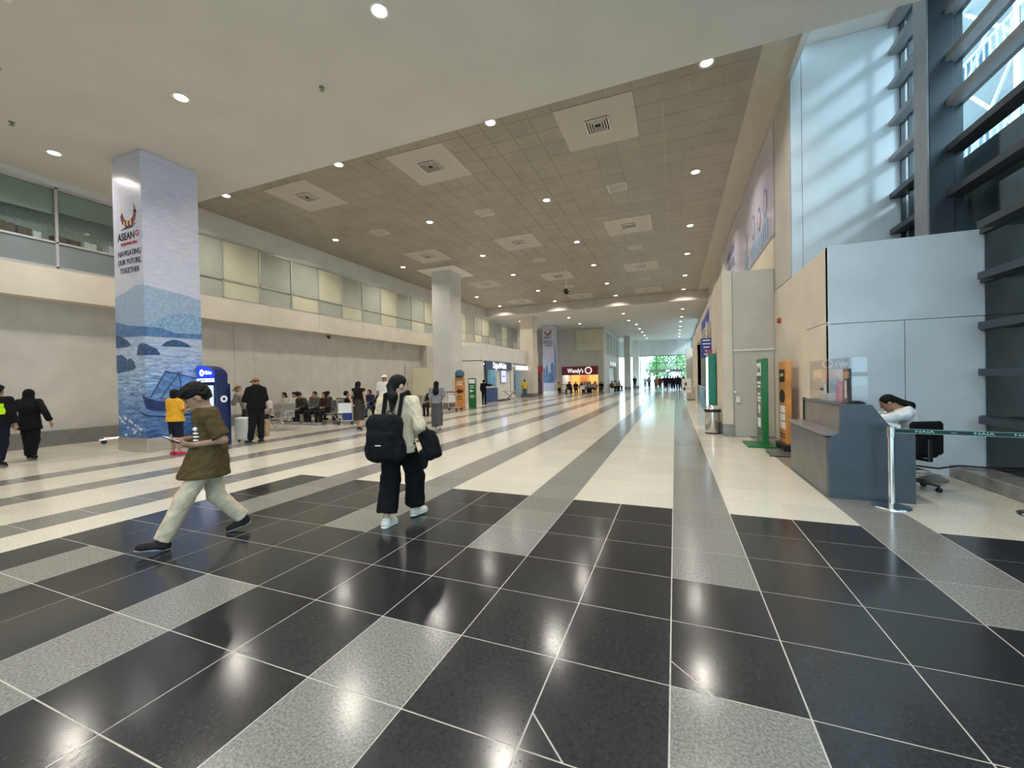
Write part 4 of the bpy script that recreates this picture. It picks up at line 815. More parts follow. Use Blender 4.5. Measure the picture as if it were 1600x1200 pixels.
# windows of the restaurant block upper floor
win = struct(MB().box(-10.35, -7.35, 45.9, 46, 4.72, 4.80).box(-10.35, -7.35, 45.9, 46, 7.0, 7.08).box(-10.35, -7.35, 45.9, 46, 5.45, 5.5).box(-10.35, -10.28, 45.9, 46, 4.72, 7.08).box(-8.95, -8.88, 45.9, 46, 4.72, 7.08).box(-7.42, -7.35, 45.9, 46, 4.72, 7.08).build('window_60', 'alu'))
for a, b_ in ((-10.28, -8.95), (-8.88, -7.42)):
    for z0, z1 in ((4.8, 5.45), (5.5, 7.0)): MB().box(a, b_, 45.94, 45.97, z0, z1).build('pane', 'blind_lit', win)
win = struct(MB().box(-7.3, -7.22, 46.6, 58.9, 4.3, 4.38).box(-7.3, -7.22, 46.6, 58.9, 6.9, 7.0).build('window_61', 'alu'))
for k in range(9):
    MB().box(-7.3, -7.24, 46.65 + k * 1.36, 46.75 + k * 1.36 + 1.0, 4.38, 6.9).build('pane', 'blind' if k % 2 else 'blind_lit', win); MB().box(-7.3, -7.2, 46.6 + k * 1.36 + 1.16, 46.6 + k * 1.36 + 1.3, 4.3, 7.0).build('mullion', 'alu_dark', win)
for n, y in enumerate((50.6, 52.4, 54.2)):  # hanging globe lamps, built as lit discs on the block's wall
    t = thing('globe_lamp', ['nearest', 'middle', 'farthest'][n] + ' round lit lamp on side of restaurant block', 'sign', (-7.29, y, 3.35)); MB().tube((0, 0, 0), (.1, 0, 0), .28, n=20).build('case', 'white_metal', t); MB().tube((.1, 0, 0), (.12, 0, 0), .24, n=20).build('lit_face', 'blue_white_lit', t)
def round_table(x, y, lab):
    t = thing('cafe_table', lab, 'table', (x, y, 0), 0, 'restaurant tables'); MB().lathe([(.36, .72), (.38, .73), (.38, .75), (0, .75)], n=20).build('table_top', 'tan_table', t); MB().tube((0, 0, .02), (0, 0, .72), .03).build('stem', 'black_plastic', t); MB().lathe([(.24, 0), (.22, .03), (0, .04)], n=16).build('base', 'black_plastic', t)
for n, x in enumerate((-11.7, -10.3, -8.5)): round_table(x, 44.9, 'dark cafe table %s before the restaurant' % ['left', 'middle', 'right'][n])

# ================================================================ PEOPLE (one continuous surface each, meshed from blended tapered limbs)
V3 = lambda *a: np.array(a, float)
def unit(v): v = np.asarray(v, float); return v / (np.linalg.norm(v) + 1e-9)
def cone(a, b, ra, rb, k=.03, n=None, sq=1, flat=False): return ('c', np.asarray(a, float), np.asarray(b, float), ra, rb, k, None if n is None else unit(n), sq, flat)
def rbox(c, h, r, k=.03): return ('b', np.asarray(c, float), np.asarray(h, float), k, r)
def ell(c, r, k=.03, B=None): return ('e', np.asarray(c, float), np.asarray(r, float), k, B)
def sdf_mesh(name, prims, cell, cuts=(), wr=0, wl=.09):
    lo, hi = np.full(3, 1e9), np.full(3, -1e9)
    bx = []
    for p in prims:
        if p[0] == 'c': r = max(p[3], p[4]); a = np.minimum(p[1], p[2]) - r; b = np.maximum(p[1], p[2]) + r
        else: r = max(p[2]); a = p[1] - r; b = p[1] + r
        bx.append((a, b)); lo = np.minimum(lo, a); hi = np.maximum(hi, b)
    lo = lo - 2.5 * cell; N = np.ceil((hi + 2.5 * cell - lo) / cell).astype(int) + 1
    D = np.full(N, .2, np.float32)
    ax = [lo[i] + cell * np.arange(N[i]) for i in range(3)]
    for p, (a, b) in zip(prims, bx):
        k = p[5] if p[0] == 'c' else p[3]
        mg = k + 3 * cell
        i0 = np.maximum(np.floor((a - mg - lo) / cell).astype(int), 0); i1 = np.minimum(np.ceil((b + mg - lo) / cell).astype(int) + 1, N)
        sl = tuple(slice(i0[i], i1[i]) for i in range(3))
        P = np.stack(np.meshgrid(*[ax[i][sl[i]] for i in range(3)], indexing='ij'), -1)
        if p[0] == 'c':
            _, A, B_, ra, rb, k, n, sq, flat = p
            ab = B_ - A; L2 = ab @ ab + 1e-12
            q = P - A; t = np.clip(q @ ab / L2, 0, 1); dv = q - t[..., None] * ab
            if n is not None: dv = dv + ((1 / sq - 1) * (dv @ n))[..., None] * n
            d = np.sqrt((dv ** 2).sum(-1)) - (ra + (rb - ra) * t)
            if n is not None: d = d * (sq + 1) / 2
            if flat: d = np.maximum(d, (P - B_) @ (ab / math.sqrt(L2)))
        elif p[0] == 'b':
            _, c, hs_, k, r = p
            q = np.abs(P - c) - (hs_ - r); d = np.sqrt((np.maximum(q, 0) ** 2).sum(-1)) + np.minimum(q.max(-1), 0) - r
        else:
            _, c, r, k, B_ = p
            q = P - c
            if B_ is not None: q = np.stack([q @ B_[i] for i in range(3)], -1)
            d = (np.sqrt(((q / r) ** 2).sum(-1)) - 1) * min(r)
        W = D[sl]
        h = np.maximum(k - np.abs(W - d), 0) / k
        D[sl] = np.minimum(W, d) - h * h * k * .25
    if wr:
        P = np.stack(np.meshgrid(*ax, indexing='ij'), -1); q = 2 * math.pi / wl
        D = D + wr * (np.sin(q * (P @ V3(.55, .35, .75)) + 2.2 * np.sin(q * .45 * (P @ V3(.8, -.5, .3)))) * .6 + np.sin(q * 1.7 * (P @ V3(-.6, .5, .6)) + 1.5 * np.sin(q * .6 * P[..., 2])) * .4).astype(np.float32)
    for (o, n) in cuts:
        o = np.asarray(o, float); n = unit(n)
        P = np.stack(np.meshgrid(*ax, indexing='ij'), -1); D = np.maximum(D, (P - o) @ n)
    S = D < 0
    n0, n1, n2 = [x - 1 for x in N]
    cnt = np.zeros((n0, n1, n2), np.int8)
    for i in (0, 1):
        for j in (0, 1):
            for k in (0, 1): cnt += S[i:i + n0, j:j + n1, k:k + n2]
    act = np.argwhere((cnt > 0) & (cnt < 8))
    if len(act) == 0: return None
    idx = np.full((n0, n1, n2), -1, np.int64); idx[tuple(act.T)] = np.arange(len(act))
    acc = np.zeros((len(act), 3)); num = np.zeros(len(act))
    cs = [(0, 0, 0), (1, 0, 0), (0, 1, 0), (1, 1, 0), (0, 0, 1), (1, 0, 1), (0, 1, 1), (1, 1, 1)]
    val = [D[act[:, 0] + c[0], act[:, 1] + c[1], act[:, 2] + c[2]].astype(float) for c in cs]
    for e0, e1 in ((0, 1), (2, 3), (4, 5), (6, 7), (0, 2), (1, 3), (4, 6), (5, 7), (0, 4), (1, 5), (2, 6), (3, 7)):
        a, b = val[e0], val[e1]; mk = (a < 0) != (b < 0)
        t = np.where(mk, a / np.where(mk, a - b, 1), 0)
        c0, c1_ = np.array(cs[e0], float), np.array(cs[e1], float)
        acc += np.where(mk[:, None], c0 + t[:, None] * (c1_ - c0), 0); num += mk
    verts = lo + (act + acc / num[:, None]) * cell
    F = []
    for axis in range(3):
        o = [0, 1, 2]; o.remove(axis); u, v = o
        s0 = [slice(1, n0), slice(1, n1), slice(1, n2)]; s0[axis] = slice(0, N[axis] - 1)
        s1 = list(s0); s1[axis] = slice(1, N[axis])
        A, B_ = S[tuple(s0)], S[tuple(s1)]
        ch = np.argwhere(A != B_)
        if len(ch) == 0: continue
        base = ch + 1; base[:, axis] = ch[:, axis]
        inside = A[tuple(ch.T)]
        def cidx(du, dv):
            q = base.copy(); q[:, u] -= du; q[:, v] -= dv; return idx[tuple(q.T)]
        quad = np.stack([cidx(1, 1), cidx(0, 1), cidx(0, 0), cidx(1, 0)], 1)
        flip = inside if axis != 1 else ~inside
        quad[~flip] = quad[~flip][:, ::-1]
        F.append(quad)
    F = np.concatenate(F); F = F[(F >= 0).all(1)]
    me = bpy.data.meshes.new(name)
    me.vertices.add(len(verts)); me.vertices.foreach_set('co', verts.ravel())
    me.loops.add(F.size); me.loops.foreach_set('vertex_index', F.ravel().astype(np.int32))
    me.polygons.add(len(F)); me.polygons.foreach_set('loop_start', np.arange(0, F.size, 4, dtype=np.int32)); me.polygons.foreach_set('loop_total', np.full(len(F), 4, np.int32))
    me.polygons.foreach_set('use_smooth', np.ones(len(F), bool)); me.update(calc_edges=True); me.validate()
    return me
def part(name, prims, cell, m, parent, cuts=(), wr=0, wl=.09):
    me = sdf_mesh(name, prims, cell, cuts, wr, wl)
    if me is None: return None
    me.materials.append(MATS[m] if isinstance(m, str) else m); return obj(name, me, parent)
def cloth(c, rough=.85):
    key = 'cloth_%.3f_%.3f_%.3f' % tuple(c)
    return mat(key, tuple(x * .8 for x in c) if sum(c) < .12 else c, rough, var=.14, scale=14, bump=.12, bscale=35, spec=.15)
SKIN = {'tan': mat('skin_tan', (.36, .19, .115), .5, var=.06, scale=20), 'fair': mat('skin_fair', (.52, .32, .22), .5, var=.05, scale=20), 'brown': mat('skin_brown', (.25, .125, .075), .5, var=.06, scale=20)}
mat('hair_black', (.006, .005, .005), .65, var=.3, scale=60, bump=.5, bscale=120, spec=.2); mat('hair_brown', (.02, .011, .008), .4, var=.3, scale=60)
BASE = dict(pelvis=(0, 0, .93), chest=(0, 0, 1.24), neck=(0, -.01, 1.42), head=(0, .02, 1.565), look=(0, 1, 0),
            shL=(-.175, 0, 1.385), shR=(.175, 0, 1.385), elL=(-.225, -.02, 1.12), elR=(.225, -.02, 1.12), wrL=(-.23, .06, .88), wrR=(.23, .06, .88),
            hipL=(-.09, 0, .90), hipR=(.09, 0, .90), knL=(-.10, .02, .49), knR=(.10, .02, .49), anL=(-.10, 0, .09), anR=(.10, 0, .09),
            heL=(-.10, -.05, 0), heR=(.10, -.05, 0), toL=(-.12, .17, 0), toR=(.12, .17, 0), hdL=None, hdR=None, pnL=None, pnR=None, curl=.5)
def person(label, loc, face, H, cell, pose=None, skin='tan', top=None, bottom=None, shoes=(.02, .02, .02), hair='short', hairm='hair_black', cap=None, group=None, fing=None, face_detail=False, girth=1.0, rz=None, hs=1.0):
    J = dict(BASE); J.update(pose or {})
    J = {k: (np.asarray(v, float) if isinstance(v, (tuple, list)) else v) for k, v in J.items()}
    R_ = math.atan2(-face[0], face[1])
    t = thing('person', label, 'person', loc, R_, group, H / 1.68)
    fing = cell <= .0125 if fing is None else fing
    fw_ = V3(0, 1, 0); sh = unit(J['shR'] - J['shL']); spine = unit(J['neck'] - J['pelvis']); tf = unit(np.cross(spine, sh)); tf = tf if tf[1] > -.99 else tf
    G_ = girth
    def torso(e, low=0.0):
        ch, pe, nk = J['chest'], J['pelvis'], J['neck']
        e2 = min(e, .014)
        return [cone(J['shL'] * .96 + nk * .04 - spine * .012, nk - spine * .03, .054 + e2, .066 + e2, .05), cone(J['shR'] * .96 + nk * .04 - spine * .012, nk - spine * .03, .054 + e2, .066 + e2, .05), cone(ch + spine * .08, ch - spine * .08, (.148 + e) * G_, (.138 + e) * G_, .06, tf, .68),
                cone(ch - spine * .08, pe, (.135 + e) * G_, (.150 + e) * G_, .06, tf, .70), cone(ch + spine * .1, nk, .10 + e2, .055 + e2, .05, tf, .8)]
    def legs(e, sides='LR', upto=1.0, fl=False, flare=0):
        o = []
        for s in sides:
            h, k_, a = J['hip' + s], J['kn' + s], J['an' + s]
            o.append(cone(h, k_, (.080 + e * .6) * G_, .058 + e + flare * .5, .04))
            if upto > 0:
                ae = k_ + (a - k_) * upto
                o.append(cone(k_, ae, .056 + e + flare * .5, .042 + e + flare, .03, flat=fl))
        return o
    def arms(e, s, f0=1.0, fl=False):
        a, b, c = J['sh' + s], J['el' + s], J['wr' + s]; o = []
        if f0 <= .5: o.append(cone(a, a + (b - a) * f0 * 2, .050 + e, .046 + e, .04, flat=fl))
        else:
            o.append(cone(a, b, .050 + e, .040 + e, .04)); ce = b + (c - b) * (f0 - .5) * 2; o.append(cone(b, ce, .040 + e, .030 + e + (.006 if fl else 0), .025, flat=fl))
        return o
    def foot(s, e):
        he, to, an = J['he' + s], J['to' + s], J['an' + s]; d = unit(to - he); n = unit((an - he) - d * ((an - he) @ d))
        return [cone(he + n * .04 + d * .03, to + n * .030 - d * .035, .040 + e, .036 + e, .03), cone(he + n * .045 + d * .045, an, .040 + e, .040 + e, .03)], he, n
    hc = J['head']; lk = unit(J['look']); up = unit((hc - J['neck']) + .5 * V3(0, 0, 1)); up = unit(up - lk * (up @ lk)); rt = np.cross(lk, up); HB = (rt, lk, up)
    def hp(a, b, c): return hc + (rt * a + lk * b + up * c) * hs
    def ell(c, r, k=.03, B=None): return ('e', np.asarray(c, float), np.asarray(r, float) * (hs if B is not None else 1), k, B)
    body = [ell(hp(0, -.008, .018), (.073, .092, .098), .03, HB), ell(hp(0, .028, -.055), (.050, .055, .058), .04, HB), cone(J['neck'] - spine * .04, hp(0, -.02, -.04), .056, .052, .03)]
    body += [cone(hp(0, .085, .008), hp(0, .100, -.022), .008, .014, .012), ell(hp(.076, -.008, -.008), (.010, .020, .030), .01, HB), ell(hp(-.076, -.008, -.008), (.010, .020, .030), .01, HB), ell(hp(0, .078, -.065), (.022, .014, .010), .012, HB), ell(hp(0, .066, -.10), (.024, .02, .018), .02, HB)]
    body += torso(-.012) + legs(-.008)
    for s in 'LR':
        body += arms(-.004, s); f, _, _ = foot(s, -.006); body += f
        w_ = J['wr' + s]; hd = unit(J['hd' + s] if J['hd' + s] is not None else w_ - J['el' + s]); pn = J['pn' + s]
        pn = V3(1 if s == 'L' else -1, 0, 0) if pn is None else pn
        pn = unit(pn - hd * (pn @ hd)); sd = np.cross(hd, pn) * (1 if s == 'R' else -1)
        body += [cone(w_, w_ + hd * .078, .026, .036, .02, pn, .55)]
        c_ = J['curl']
        if fing:
            for q, (off, ln) in enumerate(((-.030, .066), (-.011, .076), (.010, .072), (.029, .056))):
                b0 = w_ + hd * .080 + sd * off; d1 = unit(hd * math.cos(c_) + pn * math.sin(c_) + sd * off * 2); b1 = b0 + d1 * ln * .55; d2 = unit(hd * math.cos(2 * c_) + pn * math.sin(2 * c_)); b2 = b1 + d2 * ln * .5
                body += [cone(b0, b1, .0095, .0088, .006), cone(b1, b2, .0088, .0075, .004)]
            t0 = w_ + hd * .028 - sd * .026; t1 = t0 + unit(hd * .7 - sd * .6 + pn * .4) * .04; body += [cone(t0, t1, .013, .0105, .012), cone(t1, t1 + unit(hd + pn * .4) * .032, .0105, .0085, .004)]
        else: body += [cone(w_ + hd * .07, w_ + unit(hd + pn * c_ * .6) * .155, .032, .020, .02, pn, .6), cone(w_ + hd * .03 - sd * .02, w_ + hd * .075 - sd * .05, .014, .011, .012)]
    part('body', body, cell, SKIN[skin], t)
    if face_detail:
        for s in (-1, 1):
            e = part('eye', [ell(hp(.031 * s, .078, .010), (.013, .008, .006), .004, HB)], .004, 'black', t); part('eyebrow', [ell(hp(.032 * s, .082, .030), (.018, .007, .004), .004, HB)], .004, hairm, t)
        part('mouth', [ell(hp(0, .088, -.066), (.020, .008, .006), .004, HB)], .004, mat('lips', (.30, .10, .08), .5, var=.05), t)
    # clothes
    if top:
        kind = top.get('kind', 'tee'); e = top.get('loose', .014); pr = torso(e)
        if top.get('hem', .12) > 0:
            pe = J['pelvis']; pr.append(cone(pe + spine * .08, pe - V3(0, 0, 1) * top['hem'] + fw_ * top.get('hemf', 0), (.140 + e) * G_, (.148 + e + top.get('flare', .01)) * G_, .06, tf, top.get('hsq', .76)))
        for s in 'LR': pr += arms(min(e, .022) + .002 + (.008 if kind == 'tee' else 0), s, top.get('sleeve', .38), True)
        cuts = [(J['neck'] + spine * .035, spine)] if not top.get('hood') else []
        if top.get('hood'): pr.append(ell(J['neck'] + spine * .02 - tf * .06, (.105, .07, .07), .04))
        zc = J['pelvis'][2] - top.get('hem', .12)
        if top.get('cut', True): cuts.append((V3(0, 0, zc), V3(0, 0, -1)))
        sh_ = part(top.get('name', 'shirt'), pr, cell, cloth(top['c']), t, cuts, .005 if cell < .016 else 0)
        if top.get('vest'):
            part('hi_vis_vest', torso(e + .012)[2:4], cell, cloth(top['vest']), t, [(J['chest'] + V3(0, 0, .07), V3(0, 0, 1)), (V3(0, 0, J['pelvis'][2] + .04), V3(0, 0, -1))])
    if bottom:
        kind = bottom.get('kind', 'pants'); e = bottom.get('loose', .014); pe = J['pelvis']
        if kind == 'skirt':
            hz_ = bottom['hem']; pr = [cone(pe + V3(0, 0, .05), V3(pe[0], pe[1], hz_), .150 + e, .165 + e, .05, tf, .8)]
            part('skirt', pr, cell, cloth(bottom['c']), t, [(V3(0, 0, hz_), V3(0, 0, -1))])
        else:
            pr = [cone(pe + spine * .06, pe - spine * .02, (.142 + e * .4) * G_, (.146 + e * .4) * G_, .06, tf, .72)] + legs(e, 'LR', bottom.get('len', .97), True, bottom.get('flare', .0))
            part('trousers' if bottom.get('len', 1) > .5 else 'shorts', pr, cell, cloth(bottom['c']), t, (), .0045 if cell < .016 else 0, .11)
    if shoes:
        for s in 'LR':
            f, o_, n_ = foot(s, .006); part('shoe', f, min(cell, .015), cloth(shoes, .5), t, [(o_, -n_), (J['an' + s] + n_ * .01, n_)])
            he, to = J['he' + s], J['to' + s]; d = unit(to - he)
            if cell < .016: part('sole', [cone(he + n_ * .012 + d * .025, to + n_ * .012 - d * .03, .044, .040, .01)], min(cell, .01), 'paper' if sum(shoes) > 1 else 'steel_gray', t, [(he, -n_), (he + n_ * .02, n_)])
    # hair and headwear
    hcut = [(hp(0, .052, .052), lk * .85 - up * .5)]
    if hair == 'short': part('hair', [ell(hp(0, -.022, .040), (.083, .102, .098), .02, HB), ell(hp(0, .040, .082), (.068, .056, .038), .03, HB), ell(hp(0, -.06, -.01), (.072, .05, .07), .03, HB)], cell, hairm, t, [(hp(0, .088, .03), lk * .8 - up * .6), (hp(0, .028, -.005), lk * .6 - up * .8), (hp(0, -.05, -.055), -up)], .005 if cell < .016 else 0, .05)
    elif hair == 'buzz': part('hair', [ell(hp(0, -.014, .030), (.077, .093, .090), .02, HB)], cell, hairm, t, [(hp(0, .06, .05), lk * .9 - up * .45), (hp(0, 0, -.01), -up - lk * .25)])
    elif hair == 'bob': part('hair', [ell(hp(0, -.022, .030), (.094, .104, .102), .02, HB), ell(hp(0, -.045, -.05), (.095, .07, .09), .04, HB)], cell, hairm, t, [(hp(0, .055, .05), lk * .9 - up * .45)])
    elif hair == 'long':
        b0 = hp(0, -.055, .0); part('hair', [ell(hp(0, -.018, .030), (.086, .102, .096), .02, HB), cone(b0, J['neck'] - tf * .10 - V3(0, 0, .10), .085, .10, .05, tf, .6), cone(J['neck'] - tf * .10 - V3(0, 0, .10), J['chest'] - tf * .115 - V3(0, 0, .08), .10, .07, .04, tf, .4)], cell, hairm, t, [(hp(0, .058, .05), lk * .9 - up * .45)])
    elif hair == 'ponytail':
        a_ = hp(0, -.095, -.01); part('hair', [ell(hp(0, -.016, .028), (.081, .098, .092), .02, HB), ell(a_, (.03, .03, .03), .02), cone(a_, J['neck'] - tf * .12 + spine * .03, .04, .05, .03), cone(J['neck'] - tf * .12 + spine * .03, J['neck'] - tf * .135 - V3(0, 0, .17), .05, .022, .03)], cell, hairm, t, [(hp(0, .056, .05), lk * .9 - up * .45), (hp(0, .04, 0), lk) if False else (hp(0, .11, 0), lk)])
    elif hair == 'veil': part('veil', [ell(hp(0, -.02, .02), (.095, .105, .108), .02, HB), cone(hp(0, -.03, -.06), J['chest'] + spine * .02 - tf * .03, .095, .20, .05, tf, .82)], cell, cloth((.012, .012, .014)), t, [(hp(0, .075, 0), lk)])
    if cap:
        cl, bf = cap; part('cap', [ell(hp(0, -.012, .045), (.085, .103, .085), .02, HB), cone(hp(0, .085 * bf, .058), hp(0, .150 * bf, .045), .062, .045, .02, up, .2)], min(cell, .015), cloth(cl), t, [(hp(0, 0, .034), -up)])
    return t
def sit(dx=0, lean=0, arms='lap', spread=.1):
    d = dict(pelvis=(0, 0, .52), chest=(0, -.05 + lean * .5, .82), neck=(0, -.05 + lean, 1.0), head=(0, .0 + lean * 1.15, 1.145), shL=(-.175, -.05 + lean * .95, .965), shR=(.175, -.05 + lean * .95, .965),
             elL=(-.23, .03 + lean * .6, .71), elR=(.23, .03 + lean * .6, .71), wrL=(-.08, .22, .66), wrR=(.08, .22, .66), hipL=(-.09, .02, .50), hipR=(.09, .02, .50), knL=(-spread, .42, .49), knR=(spread, .42, .49),
             anL=(-spread, .40, .09), anR=(spread, .40, .09), heL=(-spread, .35, 0), heR=(spread, .35, 0), toL=(-spread - .02, .57, 0), toR=(spread + .02, .57, 0))
    if lean > .12: d['look'] = (0, .75, -.65); d['wrL'] = (-.06, .36, .62); d['wrR'] = (.06, .36, .62)
    return d
def walk(st=.2, hz=.0, lift=.05, left=True):
    f, b = ('L', 'R') if left else ('R', 'L'); sf, sb = (-1, 1) if left else (1, -1)
    d = {'kn' + f: (.09 * sf, st * .75, .49), 'an' + f: (.09 * sf, st, .09), 'he' + f: (.09 * sf, st - .05, 0), 'to' + f: (.10 * sf, st + .17, .01),
         'kn' + b: (.09 * sb, -st * .3, .48), 'an' + b: (.09 * sb, -st, .09 + lift), 'he' + b: (.09 * sb, -st - .06, lift * 1.2), 'to' + b: (.10 * sb, -st + .13, 0)}
    return d
CV = lambda a, b: (a * .9287 - b * .3706, a * .3704 + b * .9288)     # direction from (right, away) as seen in the hall
P1, P2, P3 = .0085, .013, .028

# walking man in olive tee, reading his phone
man = dict(pelvis=(0, -.01, .82), chest=(0, .0, 1.13), neck=(0, .02, 1.31), head=(0, .085, 1.44), look=(0, .80, -.52),
           shL=(-.18, .0, 1.27), shR=(.18, .02, 1.27), elL=(-.25, -.11, 1.02), elR=(.24, -.02, 1.02), wrL=(-.13, .11, .985), wrR=(.10, .20, 1.02),
           hdL=(.25, .9, .12), hdR=(-.35, .85, .1), pnL=(.8, -.1, .6), pnR=(-.7, 0, .7), curl=.75,
           hipL=(-.09, .02, .79), hipR=(.09, -.02, .79), knL=(-.09, .21, .45), anL=(-.09, .375, .10), heL=(-.09, .33, .006), toL=(-.11, .565, .055),
           knR=(.09, -.06, .42), anR=(.09, -.29, .135), heR=(.09, -.35, .055), toR=(.10, -.15, .0))
t = person('young man in olive tee and pale trousers striding while reading his phone', (-4.45, 2.72, 0), (-.48, -.88), 1.69, P1, man, 'tan', dict(c=(.085, .058, .022), loose=.026, hem=.17, flare=.05, sleeve=.43, hemf=.045, hsq=1.0, name='shirt'), dict(c=(.56, .46, .33), loose=.018, flare=.012, len=.98), (.025, .018, .02), 'short', face_detail=True, hs=1.16)
part('shirt_print', [ell(V3(-.092, .092, 1.025 + .034 * q), (.050 - .004 * q, .034, .0105), .004) for q in range(3)] + [ell(V3(-.086, .092, 1.135), (.026, .034, .022), .004)], .006, 'paper', t)
ph = thing('phone', 'dark mobile phone in the hands of the walking man', 'phone', (-4.45 - .48 * .285 - .88 * .03, 2.72 - .88 * .285 + .48 * .03, 1.045), 0); MB().bbox(-.038, .038, -.075, .075, -.005, .005, .003).build('case', 'black_plastic', ph); MB().box(-.034, .034, -.07, .07, .005, .0056).build('screen', 'screen_pale', ph); ph.rotation_euler = (.5, 0, math.atan2(.48, -.88))

# woman with backpack
wo = dict(walk(.16, left=False, lift=.02)); wo.update(pelvis=(0, 0, .92), look=(.66, .74, -.08), head=(.01, .015, 1.565), anR=(.05, .29, .10), heR=(.03, .25, .012), toR=(.13, .45, .02), knR=(.09, .22, .50), anL=(-.12, -.10, .10), heL=(-.13, -.15, .0), toL=(-.08, .06, .0), knL=(-.11, .0, .50),
          elR=(.27, -.05, 1.12), wrR=(.20, .14, .99), elL=(-.25, .0, 1.12), wrL=(-.14, .18, 1.05))
t = person('woman with dark ponytail, cream blouse and black trousers walking away', (-2.83, 3.70, 0), (-.21, .98), 1.64, P1, wo, 'fair', dict(c=(.68, .54, .37), loose=.026, hem=.10, sleeve=.93, kind='blouse', name='blouse'), dict(c=(.008, .008, .010), loose=.030, flare=.045, len=.86), (.70, .64, .55), 'ponytail', face_detail=True, hs=1.08)
WF = math.atan2(.21, .98)
t = thing('backpack', 'large black backpack worn by the ponytailed woman', 'backpack', (-2.83, 3.70, 0), WF)
part('bag_body', [rbox((-.03, -.26, 1.00), (.185, .105, .235), .08, .04), rbox((-.03, -.25, .86), (.205, .115, .12), .09, .04), rbox((-.03, -.37, .92), (.14, .04, .14), .035, .02)], .010, 'black_fabric', t, (), .006, .14)
for s in (-1, 1): part('strap', [cone((.09 * s, -.17, 1.22), (.095 * s, -.10, 1.43), .022, .022, .02), cone((.095 * s, -.10, 1.43), (.105 * s, .03, 1.455), .022, .022, .02), cone((.105 * s, .03, 1.455), (.13 * s, .125, 1.30), .022, .022, .02), cone((.13 * s, .125, 1.30), (.185 * s, .07, 1.02), .02, .016, .02)], .010, 'black_fabric', t)
part('top_handle', [cone((-.06, -.2, 1.22), (0, -.2, 1.27), .009, .009, .01), cone((0, -.2, 1.27), (.06, -.2, 1.22), .009, .009, .01)], .007, 'black', t)
MB().box(-.06, .0, -.416, -.408, .93, .94).build('label_patch', 'paper', t)
t = thing('black_jacket', 'black jacket and bag carried over arm of ponytailed woman', 'jacket', (-2.83, 3.70, 0), WF)
part('folds', [cone((.27, .04, 1.02), (.33, .06, .80), .085, .10, .05, (1, 0, .2), .7), cone((.32, .14, .97), (.36, .16, .78), .06, .075, .05)], .012, 'black_fabric', t, (), .008, .12)
part('bag_flap', [cone((.29, .0, .78), (.28, .0, .66), .06, .045, .03)], .012, 'black_fabric', t)

DK = (.010, .010, .012)
# left group
t = person('security officer in black with lime reflective vest at left edge', (-12.72, 3.80, 0), CV(-.3, .95), 1.66, P2, walk(.12), 'tan', dict(c=DK, loose=.03, hem=.06, sleeve=.95, kind='jacket', vest=(.50, .85, .02), name='jacket'), dict(c=(.01, .012, .025), loose=.02), (.01, .01, .01), 'short')
part('vest_patch', [ell(V3(.02, -.135, 1.33), (.10, .03, .022), .01)], .012, 'paper', t)
person('woman in loose black clothes and black veil walking away at left', (-13.28, 4.42, 0), CV(-.25, .95), 1.57, P2, dict(walk(.14), elR=(.33, -.05, 1.13), wrR=(.38, .02, .90), elL=(-.33, -.02, 1.12), wrL=(-.36, .05, .88)), 'tan', dict(c=DK, loose=.032, hem=.2, flare=.05, sleeve=.95, kind='jacket', name='coat'), dict(c=DK, loose=.04, flare=.02), DK, 'veil')
person('child in yellow tee and navy shorts facing the kiosk', (-10.62, 5.80, 0), CV(.25, .95), 1.50, P2, dict(elR=(.25, .06, 1.12), wrR=(.20, .26, 1.18), elL=(-.24, .04, 1.12), wrL=(-.10, .24, 1.12), heL=(-.12, -.05, 0), toL=(-.16, .17, 0)), 'tan', dict(c=(.72, .36, .03), loose=.04, hem=.06, flare=.03, sleeve=.40), dict(c=(.015, .02, .04), loose=.03, len=.0), (.55, .03, .07), 'bob', girth=1.08)
person('man in tan cap and dark scarf leaning over beside the kiosk', (-11.65, 8.25, 0), CV(-1, .1), 1.66, P2, dict(chest=(0, .12, 1.20), neck=(0, .24, 1.34), head=(0, .31, 1.47), look=(0, .85, -.5), shL=(-.175, .2, 1.30), shR=(.175, .2, 1.30), elL=(-.22, .28, 1.06), elR=(.22, .28, 1.06), wrL=(-.15, .48, 1.10), wrR=(.15, .48, 1.10)), 'tan', dict(c=(.30, .27, .21), loose=.03, hem=.05, sleeve=.55, kind='jacket'), dict(c=(.05, .043, .036), loose=.03, flare=.02), (.45, .43, .40), 'buzz', cap=((.40, .26, .12), 1))
person('man in black hoodie and brown cap standing with back to camera', (-10.52, 7.68, 0), CV(-.85, .6), 1.75, P2, dict(elL=(-.25, .06, 1.13), wrL=(-.12, .24, 1.16), elR=(.25, .04, 1.13), wrR=(.12, .24, 1.14), heL=(-.15, .02, 0), toL=(-.19, .24, 0), anL=(-.14, .06, .09), look=(-.3, .9, -.2)), 'tan', dict(c=DK, loose=.042, hem=.05, sleeve=.95, kind='jacket', hood=True, name='hoodie'), dict(c=(.012, .014, .018), loose=.022, flare=.008), (.03, .03, .035), 'buzz', cap=((.26, .13, .06), 1), girth=1.1)
person('woman with long dark hair in dark sleeveless dress walking away', (-9.70, 10.62, 0), CV(.1, 1), 1.62, P2, dict(walk(.13), elL=(-.27, -.08, 1.14), wrL=(-.16, -.16, .96)), 'fair', dict(c=(.018, .014, .012), loose=.012, hem=.02, sleeve=.02, name='dress_top'), dict(kind='skirt', c=(.05, .042, .032), hem=.36, loose=.025), (.015, .015, .015), 'long')
